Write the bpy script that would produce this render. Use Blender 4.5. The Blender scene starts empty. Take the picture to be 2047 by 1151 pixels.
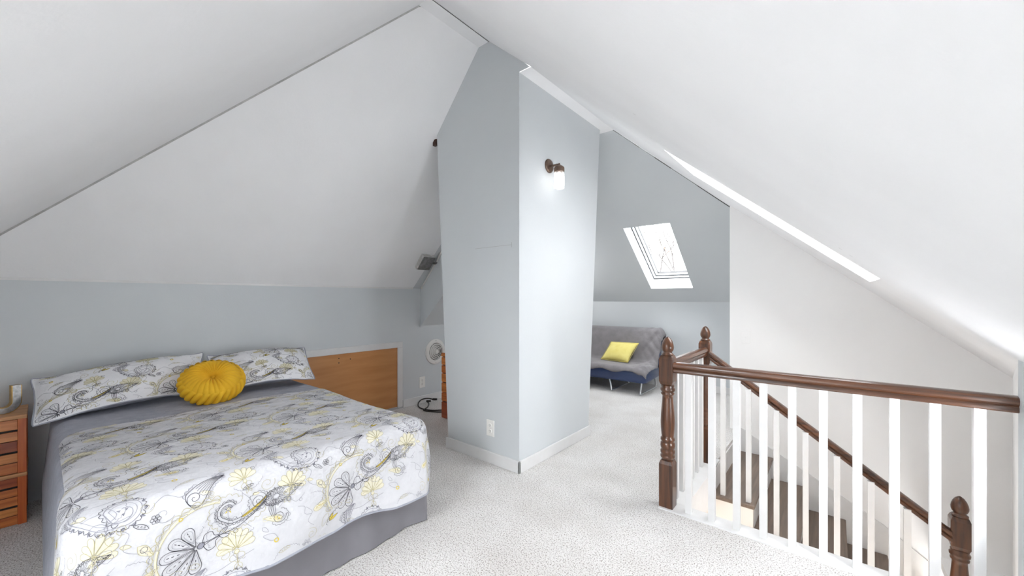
import bpy, bmesh, math, random
import numpy as np
from mathutils import Vector, Matrix

SC = bpy.context.scene
COL = SC.collection
random.seed(7)
RNG = np.random.default_rng(7)

# ------------------------------------------------------------------ camera
cd = bpy.data.cameras.new('camera')
cam = bpy.data.objects.new('camera', cd)
COL.objects.link(cam)
cam.location = (0, 0, 1.25)
cam.rotation_euler = (math.pi / 2, 0, math.atan2(.6372, .7708))
cd.sensor_width = 36
cd.lens = 36 * 780 / 2047
cd.shift_y = 21.5 / 2047
cd.clip_start = .02
SC.camera = cam
# ------------------------------------------------------------------ world, exposure
w = bpy.data.worlds.new('overcast_sky')
SC.world = w
w.use_nodes = True
nt = w.node_tree
bg = nt.nodes['Background']
tc = nt.nodes.new('ShaderNodeTexCoord')
nz = nt.nodes.new('ShaderNodeTexNoise'); nz.inputs['Scale'].default_value = 2.2; nz.inputs['Detail'].default_value = 5
cr = nt.nodes.new('ShaderNodeValToRGB')
cr.color_ramp.elements[0].position = .3; cr.color_ramp.elements[0].color = (.90, .94, .98, 1)
cr.color_ramp.elements[1].position = .65; cr.color_ramp.elements[1].color = (.99, .99, .985, 1)
nt.links.new(tc.outputs['Generated'], nz.inputs['Vector'])
nt.links.new(nz.outputs['Fac'], cr.inputs['Fac'])
nt.links.new(cr.outputs['Color'], bg.inputs['Color'])
acc = None
for d_, lo, hi, s0, s1 in (((0, 0, 1), .10, .90, 5.0, 10), ((1, .10, .10), .80, 1.0, 0, 3), ((0, -1, .30), .60, 1.0, 0, 9)):   # zenith, bright haze, open side
    dt = nt.nodes.new('ShaderNodeVectorMath'); dt.operation = 'DOT_PRODUCT'; dt.inputs[1].default_value = Vector(d_).normalized()
    mr = nt.nodes.new('ShaderNodeMapRange'); mr.interpolation_type = 'SMOOTHSTEP'
    mr.inputs['From Min'].default_value = lo; mr.inputs['From Max'].default_value = hi
    mr.inputs['To Min'].default_value = s0; mr.inputs['To Max'].default_value = s1
    nt.links.new(tc.outputs['Generated'], dt.inputs[0]); nt.links.new(dt.outputs['Value'], mr.inputs['Value'])
    if acc is None: acc = mr.outputs['Result']
    else:
        ad = nt.nodes.new('ShaderNodeMath'); ad.operation = 'ADD'
        nt.links.new(acc, ad.inputs[0]); nt.links.new(mr.outputs['Result'], ad.inputs[1]); acc = ad.outputs[0]
nt.links.new(acc, bg.inputs['Strength'])
vs = SC.view_settings
vs.view_transform = 'Standard'; vs.look = 'None'; vs.exposure = 1.58; vs.gamma = 1; vs.use_curve_mapping = False
SC.cycles.max_bounces = 16; SC.cycles.diffuse_bounces = 10; SC.cycles.transparent_max_bounces = 16
SC.cycles.use_denoising = True
SC.cycles.sample_clamp_indirect = 8

def area(name, loc, direction, sx, sy, power, portal=False, color=(1, 1, 1)):
    l = bpy.data.lights.new(name, 'AREA'); l.shape = 'RECTANGLE'; l.size = sx; l.size_y = sy
    l.energy = power; l.color = color
    o = bpy.data.objects.new(name, l); COL.objects.link(o)
    o.location = loc
    o.rotation_euler = Vector(direction).to_track_quat('-Z', 'Y').to_euler()
    l.cycles.is_portal = portal
    return o

area('near_wall_bounce_fill', (-.35, -.42, .42), (-.1, -1, -.05), .9, .4, 8.5, color=(1, .99, .97))  # unseen fill lamp added to bounce soft light into the room
area('eave_window_fill', (.73, 1.96, .66), (-1, .0, .16), .48, .48, 1.6)  # added lamp outside the eave window, strengthens its daylight
area('stairwell_fill', (1.15, 2.85, -2.3), (-.2, .35, 1), .7, .5, 14, color=(.97, .985, 1))  # unseen fill added to brighten the stairwell walls from below

# ------------------------------------------------------------------ helpers
def srgb(r, g, b):
    f = lambda c: (c / 255) / 12.92 if c / 255 <= .04045 else ((c / 255 + .055) / 1.055) ** 2.4
    return (f(r), f(g), f(b), 1)

def mat(name, c1, c2=None, scale=6, rough=.6, metal=0, bump=0, bscale=200, stretch=None, detail=4, spec=.5, coat=0, contrast=.5, sheen=0):
    m = bpy.data.materials.new(name); m.use_nodes = True
    t = m.node_tree; b = t.nodes['Principled BSDF']
    b.inputs['Roughness'].default_value = rough; b.inputs['Metallic'].default_value = metal
    b.inputs['Specular IOR Level'].default_value = spec; b.inputs['Coat Weight'].default_value = coat
    b.inputs['Sheen Weight'].default_value = sheen
    tx = t.nodes.new('ShaderNodeTexCoord'); mp = t.nodes.new('ShaderNodeMapping')
    t.links.new(tx.outputs['Object'], mp.inputs['Vector'])
    if stretch: mp.inputs['Scale'].default_value = stretch
    if c2 is None: c2 = tuple(min(1, v * .94) for v in c1[:3]) + (1,)
    n = t.nodes.new('ShaderNodeTexNoise'); n.inputs['Scale'].default_value = scale; n.inputs['Detail'].default_value = detail
    r = t.nodes.new('ShaderNodeValToRGB')
    r.color_ramp.elements[0].position = .5 - contrast / 2; r.color_ramp.elements[1].position = .5 + contrast / 2
    r.color_ramp.elements[0].color = c2; r.color_ramp.elements[1].color = c1
    t.links.new(mp.outputs['Vector'], n.inputs['Vector']); t.links.new(n.outputs['Fac'], r.inputs['Fac'])
    t.links.new(r.outputs['Color'], b.inputs['Base Color'])
    if bump:
        n2 = t.nodes.new('ShaderNodeTexNoise'); n2.inputs['Scale'].default_value = bscale; n2.inputs['Detail'].default_value = 3
        t.links.new(mp.outputs['Vector'], n2.inputs['Vector'])
        bp = t.nodes.new('ShaderNodeBump'); bp.inputs['Strength'].default_value = bump; bp.inputs['Distance'].default_value = .01
        t.links.new(n2.outputs['Fac'], bp.inputs['Height']); t.links.new(bp.outputs['Normal'], b.inputs['Normal'])
    return m

def emit(name, c, s):
    m = bpy.data.materials.new(name); m.use_nodes = True
    b = m.node_tree.nodes['Principled BSDF']
    b.inputs['Emission Color'].default_value = c; b.inputs['Emission Strength'].default_value = s
    b.inputs['Base Color'].default_value = c
    return m

def glass(name, tint, opacity, rough=.05):
    m = bpy.data.materials.new(name); m.use_nodes = True
    t = m.node_tree
    for n in list(t.nodes): t.nodes.remove(n)
    o = t.nodes.new('ShaderNodeOutputMaterial'); mx = t.nodes.new('ShaderNodeMixShader')
    tr = t.nodes.new('ShaderNodeBsdfTransparent'); tr.inputs['Color'].default_value = tint
    g = t.nodes.new('ShaderNodeBsdfGlossy'); g.inputs['Roughness'].default_value = rough
    mx.inputs['Fac'].default_value = opacity
    t.links.new(tr.outputs[0], mx.inputs[1]); t.links.new(g.outputs[0], mx.inputs[2]); t.links.new(mx.outputs[0], o.inputs['Surface'])
    return m

class MB:
    def __init__(s): s.v = []; s.f = []; s.m = []
    def add(s, vs, fs, mi=0):
        n = len(s.v); s.v += [tuple(map(float, p)) for p in vs]
        for f in fs: s.f.append(tuple(n + i for i in f)); s.m.append(mi)
        return s
    def poly(s, pts, mi=0): return s.add(pts, [tuple(range(len(pts)))], mi)
    def box(s, x0, x1, y0, y1, z0, z1, mi=0, M=None):
        vs = [(x, y, z) for z in (z0, z1) for y in (y0, y1) for x in (x0, x1)]
        if M is not None: vs = [tuple(M @ Vector(p)) for p in vs]
        return s.add(vs, [(0, 2, 3, 1), (4, 5, 7, 6), (0, 1, 5, 4), (2, 6, 7, 3), (0, 4, 6, 2), (1, 3, 7, 5)], mi)
    def prism(s, pts, d, mi=0):
        n = len(pts); d = Vector(d); a = [Vector(p) for p in pts]; b = [p + d for p in a]
        return s.add(a + b, [tuple(reversed(range(n))), tuple(range(n, 2 * n))] + [(i, (i + 1) % n, n + (i + 1) % n, n + i) for i in range(n)], mi)
    def lathe(s, prof, c=(0, 0, 0), M=None, seg=28, mi=0, cap=True):
        vs = []; fs = []
        for r, z in prof:
            for k in range(seg):
                a = 2 * math.pi * k / seg; p = Vector((r * math.cos(a), r * math.sin(a), z))
                if M is not None: p = M @ p
                vs.append(p + Vector(c))
        for i in range(len(prof) - 1):
            for k in range(seg):
                k2 = (k + 1) % seg
                fs.append((i * seg + k, i * seg + k2, (i + 1) * seg + k2, (i + 1) * seg + k))
        if cap:
            if prof[0][0] > 1e-4: fs.append(tuple(reversed(range(seg))))
            if prof[-1][0] > 1e-4: fs.append(tuple(range((len(prof) - 1) * seg, len(prof) * seg)))
        return s.add(vs, fs, mi)
    def tube(s, pts, r, seg=10, mi=0, closed=False):
        P = [Vector(p) for p in pts]; n = len(P); rs = r if isinstance(r, (list, tuple)) else [r] * n
        up = None; vs = []; fs = []
        for i in range(n):
            a = P[(i - 1) % n] if (closed or i > 0) else P[i]; b = P[(i + 1) % n] if (closed or i < n - 1) else P[i]
            t = (b - a).normalized()
            if up is None:
                up = t.orthogonal().normalized()
            u = (up - t * up.dot(t)).normalized(); up = u; v = t.cross(u)
            for k in range(seg):
                an = 2 * math.pi * k / seg
                vs.append(P[i] + (u * math.cos(an) + v * math.sin(an)) * rs[i])
        m = n if closed else n - 1
        for i in range(m):
            j = (i + 1) % n
            for k in range(seg):
                k2 = (k + 1) % seg
                fs.append((i * seg + k, i * seg + k2, j * seg + k2, j * seg + k))
        if not closed: fs += [tuple(reversed(range(seg))), tuple(range((n - 1) * seg, n * seg))]
        return s.add(vs, fs, mi)
    def sweep(s, prof, p0, p1, side, mi=0, vert_up=False):
        """closed 2D profile (side, up) swept from p0 to p1, ends cut vertically when vert_up"""
        p0 = Vector(p0); p1 = Vector(p1); t = (p1 - p0).normalized(); sd = Vector(side).normalized()
        up = Vector((0, 0, 1)) if vert_up else sd.cross(t).normalized()
        if up.z < 0: up = -up
        n = len(prof)
        vs = [p0 + sd * a + up * b for a, b in prof] + [p1 + sd * a + up * b for a, b in prof]
        return s.add(vs, [tuple(reversed(range(n))), tuple(range(n, 2 * n))] + [(i, (i + 1) % n, n + (i + 1) % n, n + i) for i in range(n)], mi)
    def grid(s, F, us, vs_, mi=0, closed_u=False):
        nu, nv = len(us), len(vs_)
        pts = [F(u, v) for v in vs_ for u in us]
        fs = []
        for j in range(nv - 1):
            for i in range(nu if closed_u else nu - 1):
                i2 = (i + 1) % nu
                fs.append((j * nu + i, j * nu + i2, (j + 1) * nu + i2, (j + 1) * nu + i))
        return s.add(pts, fs, mi)
    def build(s, name, m, parent=None, smooth=False, bevel=0, sub=0, loc=None, auto=None, fix=True):
        me = bpy.data.meshes.new(name)
        o_ = Vector(loc) if loc is not None else Vector((0, 0, 0))
        me.from_pydata([tuple(Vector(p) - o_) for p in s.v], [], s.f)
        for mm in (m if isinstance(m, (list, tuple)) else [m]): me.materials.append(mm)
        me.polygons.foreach_set('material_index', s.m)
        if fix:
            bm = bmesh.new(); bm.from_mesh(me)
            bmesh.ops.recalc_face_normals(bm, faces=bm.faces); bm.to_mesh(me); bm.free()
        if smooth: me.polygons.foreach_set('use_smooth', [True] * len(me.polygons))
        o = bpy.data.objects.new(name, me); COL.objects.link(o); o.location = o_
        if smooth and auto:
            try: me.set_sharp_from_angle(angle=math.radians(auto))
            except Exception: pass
        if bevel:
            b = o.modifiers.new('bevel', 'BEVEL'); b.width = bevel; b.segments = 2; b.limit_method = 'ANGLE'
        if sub:
            b = o.modifiers.new('sub', 'SUBSURF'); b.levels = sub; b.render_levels = sub
        if parent: o.parent = parent; o.matrix_parent_inverse = Matrix.Translation(parent.matrix_basis.translation).inverted() if parent.matrix_basis.translation.length else Matrix()
        return o

def tag(o, label=None, cat=None, group=None, kind=None):
    if label: o['label'] = label
    if cat: o['category'] = cat
    if group: o['group'] = group
    if kind: o['kind'] = kind
    return o
def thing(name, loc, label, cat, group=None):
    o = bpy.data.objects.new(name, None); COL.objects.link(o); o.location = loc; o.empty_display_size = .1
    return tag(o, label, cat, group)
def struct(name, mb, m, **k): return tag(mb.build(name, m, **k), kind='structure')

# ------------------------------------------------------------------ materials
M_ceil = mat('white_ceiling_paint', srgb(243, 243, 244), srgb(239, 239, 240), 3, .75, bump=.05, bscale=60)
M_grey = mat('grey_wall_paint', srgb(207, 211, 213), srgb(203, 207, 210), 2, .55, bump=.04, bscale=90)
M_white = mat('white_wall_paint', srgb(244, 243, 242), srgb(240, 239, 238), 2, .6, bump=.03, bscale=90)
M_trim = mat('white_trim_paint', srgb(224, 224, 224), srgb(217, 216, 215), 9, .4)
M_cream = mat('cream_wall_paint', srgb(240, 236, 231), srgb(234, 229, 223), 4, .6)
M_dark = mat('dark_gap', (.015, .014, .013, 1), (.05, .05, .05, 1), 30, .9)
M_tape = mat('joint_tape', srgb(196, 195, 194), srgb(172, 171, 170), 40, .8)
M_outlet = mat('outlet_plastic', srgb(240, 239, 235), None, 6, .35)
M_slot = mat('outlet_slot', (.03, .03, .03, 1), (.05, .05, .05, 1))

def carpet_mat():
    m = bpy.data.materials.new('speckled_carpet'); m.use_nodes = True
    t = m.node_tree; b = t.nodes['Principled BSDF']; b.inputs['Roughness'].default_value = 1; b.inputs['Specular IOR Level'].default_value = .05
    tx = t.nodes.new('ShaderNodeTexCoord')
    def noise(sc, det):
        n = t.nodes.new('ShaderNodeTexNoise'); n.inputs['Scale'].default_value = sc; n.inputs['Detail'].default_value = det
        t.links.new(tx.outputs['Object'], n.inputs['Vector']); return n
    a, c, d = noise(150, 3), noise(3, 3), noise(85, 4)
    r = t.nodes.new('ShaderNodeValToRGB'); e = r.color_ramp.elements
    e[0].position = .33; e[0].color = srgb(150, 143, 137); e[1].position = .5; e[1].color = srgb(231, 229, 227)
    t.links.new(a.outputs['Fac'], r.inputs['Fac'])
    r2 = t.nodes.new('ShaderNodeValToRGB'); e = r2.color_ramp.elements
    e[0].position = .35; e[0].color = (.9, .89, .88, 1); e[1].position = .65; e[1].color = (1, 1, 1, 1)
    t.links.new(c.outputs['Fac'], r2.inputs['Fac'])
    mx = t.nodes.new('ShaderNodeMix'); mx.data_type = 'RGBA'; mx.blend_type = 'MULTIPLY'; mx.inputs['Factor'].default_value = 1
    t.links.new(r.outputs['Color'], mx.inputs['A']); t.links.new(r2.outputs['Color'], mx.inputs['B'])
    t.links.new(mx.outputs['Result'], b.inputs['Base Color'])
    bp = t.nodes.new('ShaderNodeBump'); bp.inputs['Strength'].default_value = .8; bp.inputs['Distance'].default_value = .012
    t.links.new(d.outputs['Fac'], bp.inputs['Height']); t.links.new(bp.outputs['Normal'], b.inputs['Normal'])
    return m
M_carpet = carpet_mat()

def wood(name, dark, light, axis='x', scale=1.0, rough=.3, coat=.3):
    st = {'x': (1.2, 22, 22), 'y': (22, 1.2, 22), 'z': (22, 22, 1.2)}[axis]
    return mat(name, light, dark, 2.2 * scale, rough, stretch=st, detail=6, coat=coat, contrast=.45, bump=.06, bscale=6)
WD, WL = srgb(34, 19, 12), srgb(110, 68, 42)
M_wx, M_wy, M_wz = wood('stained_wood_along', WD, WL, 'x'), wood('stained_wood_across', WD, WL, 'y'), wood('stained_wood_upright', WD, WL, 'z')
M_tread = wood('brown_tread_wood', srgb(98, 83, 72), srgb(128, 110, 96), 'y', rough=.45, coat=.1)
M_nose = wood('brown_nosing_wood', srgb(92, 55, 34), srgb(136, 90, 60), 'y', rough=.4, coat=.1)

# ------------------------------------------------------------------ roof planes
def zl(x): return 3.217 + 1.098 * (x + 2.147)
def zh(y): return 1.745 + .91 * y                 # hip above the camera
def zf(y): return 2.875 - .757 * (y - 3.515)      # far grey hip
def zr(x, y=4.25):
    if x < -1.64: return 3.217 - .866 * (x + 2.035)
    k = min(1, max(0, (y - 2.4) / 1.85)); t = .852 * (1 - k) + .84 * k
    return 2.875 - t * (x + 1.64)
L = lambda x, y: (x, y, zl(x))
R_ = lambda x, y: (x, y, zr(x, y))
H = lambda x, y: (x, y, zh(y))
Fp = lambda x, y: (x, y, zf(y))

xl0 = -3.96; yl0 = (zl(xl0) - 1.745) / .91
struct('ceiling_left', MB().poly([L(xl0, yl0), L(-2.146, 1.62), L(-2.147, 2.2), L(-2.46, 2.2), L(-2.46, 2.955), L(-3.30, 2.86), L(xl0, 2.783)]), M_ceil)
struct('ceiling_rear_left', MB().poly([L(xl0, 2.783), L(-3.30, 2.86), L(-2.46, 2.955), L(-2.44, 3.6), L(-2.44, 4.2), L(xl0, 5.95)]), M_grey)
yr0 = (zr(.62, 0) - 1.745) / .91
# near hip with skylight opening
nx0, nx1, ny0, ny1 = -1.45, -.75, -.66, -.26
mb = MB()
ylr = lambda y: -2.147 - (3.217 - zh(y)) / 1.098   # x on the left hip
yrr = lambda y: -1.64 + (2.875 - zh(y)) / .852     # x on the right hip
def xr_(y): return yrr(y) if zh(y) <= 2.875 else -2.035 + (3.217 - zh(y)) / .866
rows = [-.95, ny0, ny1, .6, 1.2422, 1.6176]
for a, b in zip(rows[:-1], rows[1:]):
    La, Lb = max(-3.96, ylr(a)) - (.0 if ylr(a) > -3.96 else 0), max(-3.96, ylr(b))
    if a == ny0:
        mb.poly([H(-4.0, a), H(nx0, a), H(nx0, b), H(ylr(b), b)]); mb.poly([H(nx1, a), H(.7, a), H(xr_(b), b), H(nx1, b)])
    elif a == -.95:
        mb.poly([H(-4.0, a), H(.7, a), H(.7, b), H(nx1, b), H(nx0, b), H(-4.0, b)])
    elif a == ny1:
        mb.poly([H(ylr(a), a), H(nx0, a), H(nx1, a), H(xr_(a), a), H(xr_(b), b), H(ylr(b), b)])
    else:
        mb.poly([H(ylr(a), a), H(xr_(a), a), H(xr_(b), b), H(ylr(b), b)])
struct('ceiling_near', mb, M_ceil)
# ridge strip
struct('ceiling_ridge', MB().box(-2.150, -2.033, 1.6, 2.2, 3.2165, 3.25), M_ceil)
# right slope with skylight opening
sx0, sx1, sy0, sy1 = -.812, .161, 2.45, 3.115
mb = MB()
yh = lambda x: (zr(x, 0) - 1.745) / .91
xs_n = [-2.035, -1.64, sx0, -.3, sx1, .62]
for a, b in zip(xs_n[:-1], xs_n[1:]):
    mb.poly([R_(a, yh(a)), R_(b, yh(b)), R_(b, 2.188), R_(a, 2.188)])
ys_f = [2.188, sy0, sy1, 3.512]
xs_f = [-1.64, sx0, sx1, .55, 1.05]
for i in range(4):
    for j in range(3):
        if i == 1 and j == 1: continue
        a, b, c, d = xs_f[i], xs_f[i + 1], ys_f[j], ys_f[j + 1]
        mb.poly([R_(a, c), R_(b, c), R_(b, d), R_(a, d)])
yhf = lambda x: 3.515 + (2.875 - zr(x)) / .757
mb.poly([R_(-1.64, 3.512), R_(sx0, 3.512), R_(sx0, yhf(sx0)), R_(-1.2, yhf(-1.2))])
mb.poly([R_(sx0, 3.512), R_(sx1, 3.512), R_(sx1, 4.45), R_(-.75, 4.45), R_(sx0, yhf(sx0))])
mb.poly([R_(sx1, 3.512), R_(1.05, 3.512), R_(1.05, 4.45), R_(sx1, 4.45)])
struct('ceiling_right', mb, M_ceil)
# soffit beside the column and flat piece behind it
struct('ceiling_soffit', MB().poly([(-1.742, 2.1885, 2.874), (-1.56, 2.1885, 2.874), (-1.56, 3.53, 2.874), (-2.5, 3.53, 2.874), (-2.5, 3.2, 2.874), (-1.742, 3.2, 2.874)]), M_ceil)
# far grey hip with skylight opening
gx0, gx1, gy0, gy1 = -1.985, -1.435, 4.53, 5.472
xh = lambda y: -1.64 + (2.875 - zf(y)) / .84
mb = MB()
mb.poly([Fp(-3.96, 3.512), Fp(gx0, 3.512), Fp(gx0, gy0), Fp(gx0, gy1), Fp(gx0, 5.95), Fp(-3.96, 5.95)])
mb.poly([Fp(gx0, 3.512), Fp(-1.64, 3.512), Fp(gx1, 3.515 + (gx1 + 1.64) * .84 / .757), Fp(gx1, gy0), Fp(gx0, gy0)])
mb.poly([Fp(gx0, gy1), Fp(gx1, gy1), Fp(gx1, 5.95), Fp(gx0, 5.95)])
mb.poly([Fp(gx1, 3.515 + (gx1 + 1.64) * .84 / .757), Fp(-.76, 3.515 + .88 * .84 / .757), Fp(-.76, 5.95), Fp(gx1, 5.95), Fp(gx1, gy1), Fp(gx1, gy0)])
struct('ceiling_far', mb, M_grey)

# ------------------------------------------------------------------ walls
struct('wall_left', MB().box(-3.95, -3.82, -.95, 5.95, -.05, 1.372), M_grey)
struct('wall_far', MB().box(-3.95, -.72, 5.72, 5.85, -.05, 1.25), M_grey)
struct('wall_near', MB().box(-3.95, .68, -.93, -.8, -.05, 1.02), M_grey)
EX, EY = .545, 2.40
WY0, WY1, WZ0, WZ1 = 1.68, 2.24, .42, .94
mb = MB().box(EX, EX + .1, -.95, WY0 - .004, -.05, 1.06).box(EX, EX + .1, WY1 + .004, EY, -.05, 1.03).box(EX, EX + .1, WY0 - .004, WY1 + .004, -.05, WZ0 - .004).box(EX, EX + .1, WY0 - .004, WY1 + .004, WZ1 + .004, 1.04)
struct('wall_right', mb, M_grey)
ex2, ey2 = .945, 4.27
struct('wall_stair_end', MB().poly([(EX, EY, zr(EX, EY) + .004), (EX, EY, -.7), (ex2, ey2, -.7), (ex2, ey2, zr(ex2, ey2) + .01)]), M_white)
WSX = -.781
struct('wall_stair', MB().poly([(WSX, 4.25, -.02), (-.70, 4.25, -.02), (-.70, 4.25, -2.7), (1.7, 4.25, -2.7), (1.7, 4.25, -.5), (1.02, 4.25, -.5), (1.02, 4.25, zr(1.02) + .005), (WSX, 4.25, zr(WSX) + .005)]), M_white)
struct('wall_stair_return', MB().poly([(WSX, 4.25, -.02), (WSX, 5.85, -.02), (WSX, 5.85, zf(5.85)), (WSX, 4.45, 2.17), (WSX, 4.25, zr(WSX) + .004)]), M_white)
# column (chimney breast, wider at the top)
cx0, cx1, cy0, cy1 = -2.5, -1.742, 2.188, 3.2
tx0, ty1 = -2.652, 3.433
front = [(cx0, cy0, 0), (cx1, cy0, 0), (cx1, cy0, 2.874), (-1.64, cy0, 2.874), (-2.033, cy0, 3.222), (-2.150, cy0, 3.222), (tx0, cy0, zl(tx0) + .006)]
mb = MB().poly(front)
mb.poly([(cx1, cy0, 0), (cx1, cy1, 0), (cx1, ty1, 2.874), (cx1, cy0, 2.874)])
mb.poly([(cx0, cy0, 0), (cx0, cy1, 0), (tx0, ty1, zl(tx0) + .006), (tx0, cy0, zl(tx0) + .006)])
mb.poly([(cx0, cy1, 0), (cx1, cy1, 0), (cx1, ty1, 2.874), (cx1, ty1, 3.0), (tx0, ty1, 2.9), (tx0, ty1, zl(tx0))])
struct('wall_column', mb, M_grey)
# faint scar where a picture rail was
mbs = MB().box(-2.185, -1.811, cy0 - .0012, cy0 + .001, 1.6425, 1.6445).box(-1.814, -1.811, cy0 - .0012, cy0 + .001, 1.625, 1.662)
struct('trim_scar', mbs, mat('scar_paint', srgb(172, 173, 173)))
# corner bead
struct('trim_corner', MB().box(cx1 - .004, cx1 + .0015, cy0 - .0015, cy0 + .004, .09, 2.873), M_grey)

# ------------------------------------------------------------------ floor with stair opening
OX, OY = -.70, 2.455
mb = MB()
mb.box(-3.95, OX, -.95, 5.95, -.24, 0).box(OX, .75, -.95, OY, -.24, 0)
struct('floor', mb, M_carpet)
mb = MB().box(OX - .0, 1.7, OY - .1, 4.4, -2.72, -2.6)
struct('floor_lower', mb, M_cream)
struct('wall_lower_end', MB().box(1.6, 1.7, OY - .2, 4.4, -2.7, -.6), M_cream)
struct('ceiling_lower', MB().box(.60, 1.7, OY - .2, 4.4, -.72, -.66), M_white)
struct('wall_stair_near', MB().box(OX - .1, 1.7, OY - .14, OY - .035, -2.6, -.20), M_cream)
struct('wall_stair_side', MB().box(OX - .16, OX - .06, OY - .1, 4.3, -2.6, -.20), M_cream)

# ------------------------------------------------------------------ baseboards
def base(name, x0, x1, y0, y1, h=.088):
    return struct(name, MB().box(x0, x1, y0, y1, 0, h), M_trim, bevel=.004)
base('baseboard_column_front', cx0 - .02, cx1 + .014, cy0 - .014, cy0 + .002)
base('baseboard_column_side', cx1 - .002, cx1 + .014, cy0 - .014, cy1 + .02)
base('baseboard_left', -3.822, -3.806, 2.65, 5.72)
base('baseboard_far', -3.82, WSX, 5.704, 5.722)

# ------------------------------------------------------------------ joint strips and cracks
def strip(mb, a, b, wd, nrm, off=.002, mi=0):
    a, b, n = Vector(a), Vector(b), Vector(nrm).normalized(); s = (b - a).normalized().cross(n) * wd / 2
    mb.poly([a - s + n * off, b - s + n * off, b + s + n * off, a + s + n * off], mi)
nl = Vector((1.098, 0, -1)).normalized(); nh = Vector((0, .91, -1)).normalized(); nm = (nl + nh).normalized()
A, B = Vector(L(ylr(-.35) if True else 0, -.35)), Vector((-2.146, 1.618, 3.217))
mb = MB(); strip(mb, A, B, .015, nm, .006)
for a, b, wd in ((.02, .13, .006), (.30, .345, .008), (.345, .44, .006), (.49, .56, .005), (.60, .66, .003), (.70, .73, .007), (.88, .998, .008)):
    strip(mb, A.lerp(B, a) + Vector((-.004, 0, .004)), A.lerp(B, b) + Vector((-.004, 0, .004)), wd, nm, .010, 1)
struct('trim_hip', mb, [M_tape, M_dark])
mb = MB(); strip(mb, A, B, .12, nm, -.012)
struct('hip_leak_blocker', mb, M_dark)  # unseen dark backing added to block sky light leaking at the hip joint
mb = MB()
nrr = Vector((-.866, 0, -1)).normalized()
strip(mb, (-2.035, 1.60, 3.2165), (-2.035, 2.186, 3.2165), .008, (Vector((0, 0, -1)) + nrr), .004)
strip(mb, (-2.15, 1.60, 3.2165), (-2.15, 1.63, 3.2165), .01, (0, 0, -1), .004)
nfh = (Vector((-.84, 0, -1)).normalized() + Vector((0, -.757, -1)).normalized())
P0, P1 = Vector(Fp(-1.64, 3.512)), Vector(Fp(-.80, yhf(-.80)))
for a, b, wd in ((0, .22, .006), (.22, .34, .004), (.34, .48, .008), (.48, .70, .004), (.70, 1, .007)):
    strip(mb, P0.lerp(P1, a), P0.lerp(P1, b), wd * 1.7, nfh, .006)
struct('trim_cracks', mb, M_dark)
mb = MB()
for x, y in ((.02, 2.12), (.055, 2.16), (-.02, 2.42), (-.65, 1.6)):
    n_ = Vector((-.85, 0, -1)).normalized(); p_ = Vector(R_(x, y)); strip(mb, p_ - Vector((.006, 0, -.005)), p_ + Vector((.006, 0, -.005)), .006, n_, .003)
struct('trim_specks', mb, M_tape)
# light bead along the foot of the left slope
struct('trim_knee', MB().box(-3.825, -3.812, -.7, 2.79, 1.362, 1.378), M_trim)
# dark notch at the column head
struct('trim_notch', MB().box(-2.70, -2.655, 2.182, 2.21, zl(-2.68) - .05, zl(-2.68) + .0), mat('splintered_wood', srgb(60, 34, 24)))

# ------------------------------------------------------------------ skylights
M_frame = mat('window_white', srgb(236, 238, 240), None, 8, .35)
M_shaft = mat('shaft_white', srgb(240, 241, 243), None, 6, .6)
M_gasket = mat('black_gasket', (.02, .02, .022, 1), (.03, .03, .03, 1), 9, .5)
M_pane = glass('window_glass', (.97, .98, 1, 1), .05)
def skylight(name, c, n, depth, pane=None):
    """c: the opening's four corners in order, n: outward normal"""
    c = [Vector(p) for p in c]; n = Vector(n).normalized(); cen = sum(c, Vector()) / 4
    root = tag(bpy.data.objects.new(name, None), kind='structure'); COL.objects.link(root); root.location = cen
    def ring(inset0, inset1, d0, d1):
        """rectangular ring between two insets, from depth d0 to d1"""
        mb = MB(); e = [(c[(i + 1) % 4] - c[i]).normalized() for i in range(4)]
        def pt(i, ins, d): return c[i] + (e[i] - e[i - 1]) * ins + n * d
        for i in range(4):
            j = (i + 1) % 4
            a = [pt(i, inset0, d0), pt(j, inset0, d0), pt(j, inset1, d0), pt(i, inset1, d0)]
            mb.prism(a, n * (d1 - d0))
        return mb
    mb = MB()
    for i in range(4):
        j = (i + 1) % 4
        mb.poly([c[i], c[j], c[j] + n * depth, c[i] + n * depth])
    mb.build('reveal', M_shaft, root)
    ring(-.004, .006, depth - .03, depth - .022).build('seal', M_gasket, root)
    ring(-.03, .030, depth - .022, depth + .05).build('window_frame', M_frame, root)
    ring(.026, .0345, depth - .004, depth + .04).build('seal', M_gasket, root)
    ring(.034, .062, depth + .005, depth + .05).build('sash', M_frame, root)
    ring(.060, .066, depth + .02, depth + .05).build('seal', M_gasket, root)
    e0, e1 = (c[1] - c[0]).normalized(), (c[3] - c[0]).normalized()
    q = [c[0] + (e0 + e1) * .06, c[1] + (-e0 + e1) * .06, c[2] - (e0 + e1) * .06, c[3] + (e0 - e1) * .06]
    MB().poly([p + n * (depth + .035) for p in q]).build('pane', pane or M_pane, root)
    area('daylight_portal', cen + n * (depth + .10), -n, (c[1] - c[0]).length * 1.05, (c[3] - c[0]).length * 1.05, 1, True)
    return root
skylight('window_1', [Fp(gx0, gy0), Fp(gx1, gy0), Fp(gx1, gy1), Fp(gx0, gy1)], (0, .757, 1), .20, glass('tinted_window_glass', (.5, .51, .52, 1), .05))
area('rear_room_fill', (-3.35, 4.70, 1.62), (1, .12, -.35), .9, .6, 4.5)  # added lamp hidden behind the column, lifts the sofa corner
skylight('window_2', [R_(sx0, sy0), R_(sx1, sy0), R_(sx1, sy1), R_(sx0, sy1)], (.84, 0, 1), .22, glass('grey_window_glass', (.48, .48, .48, 1), .05))
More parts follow.
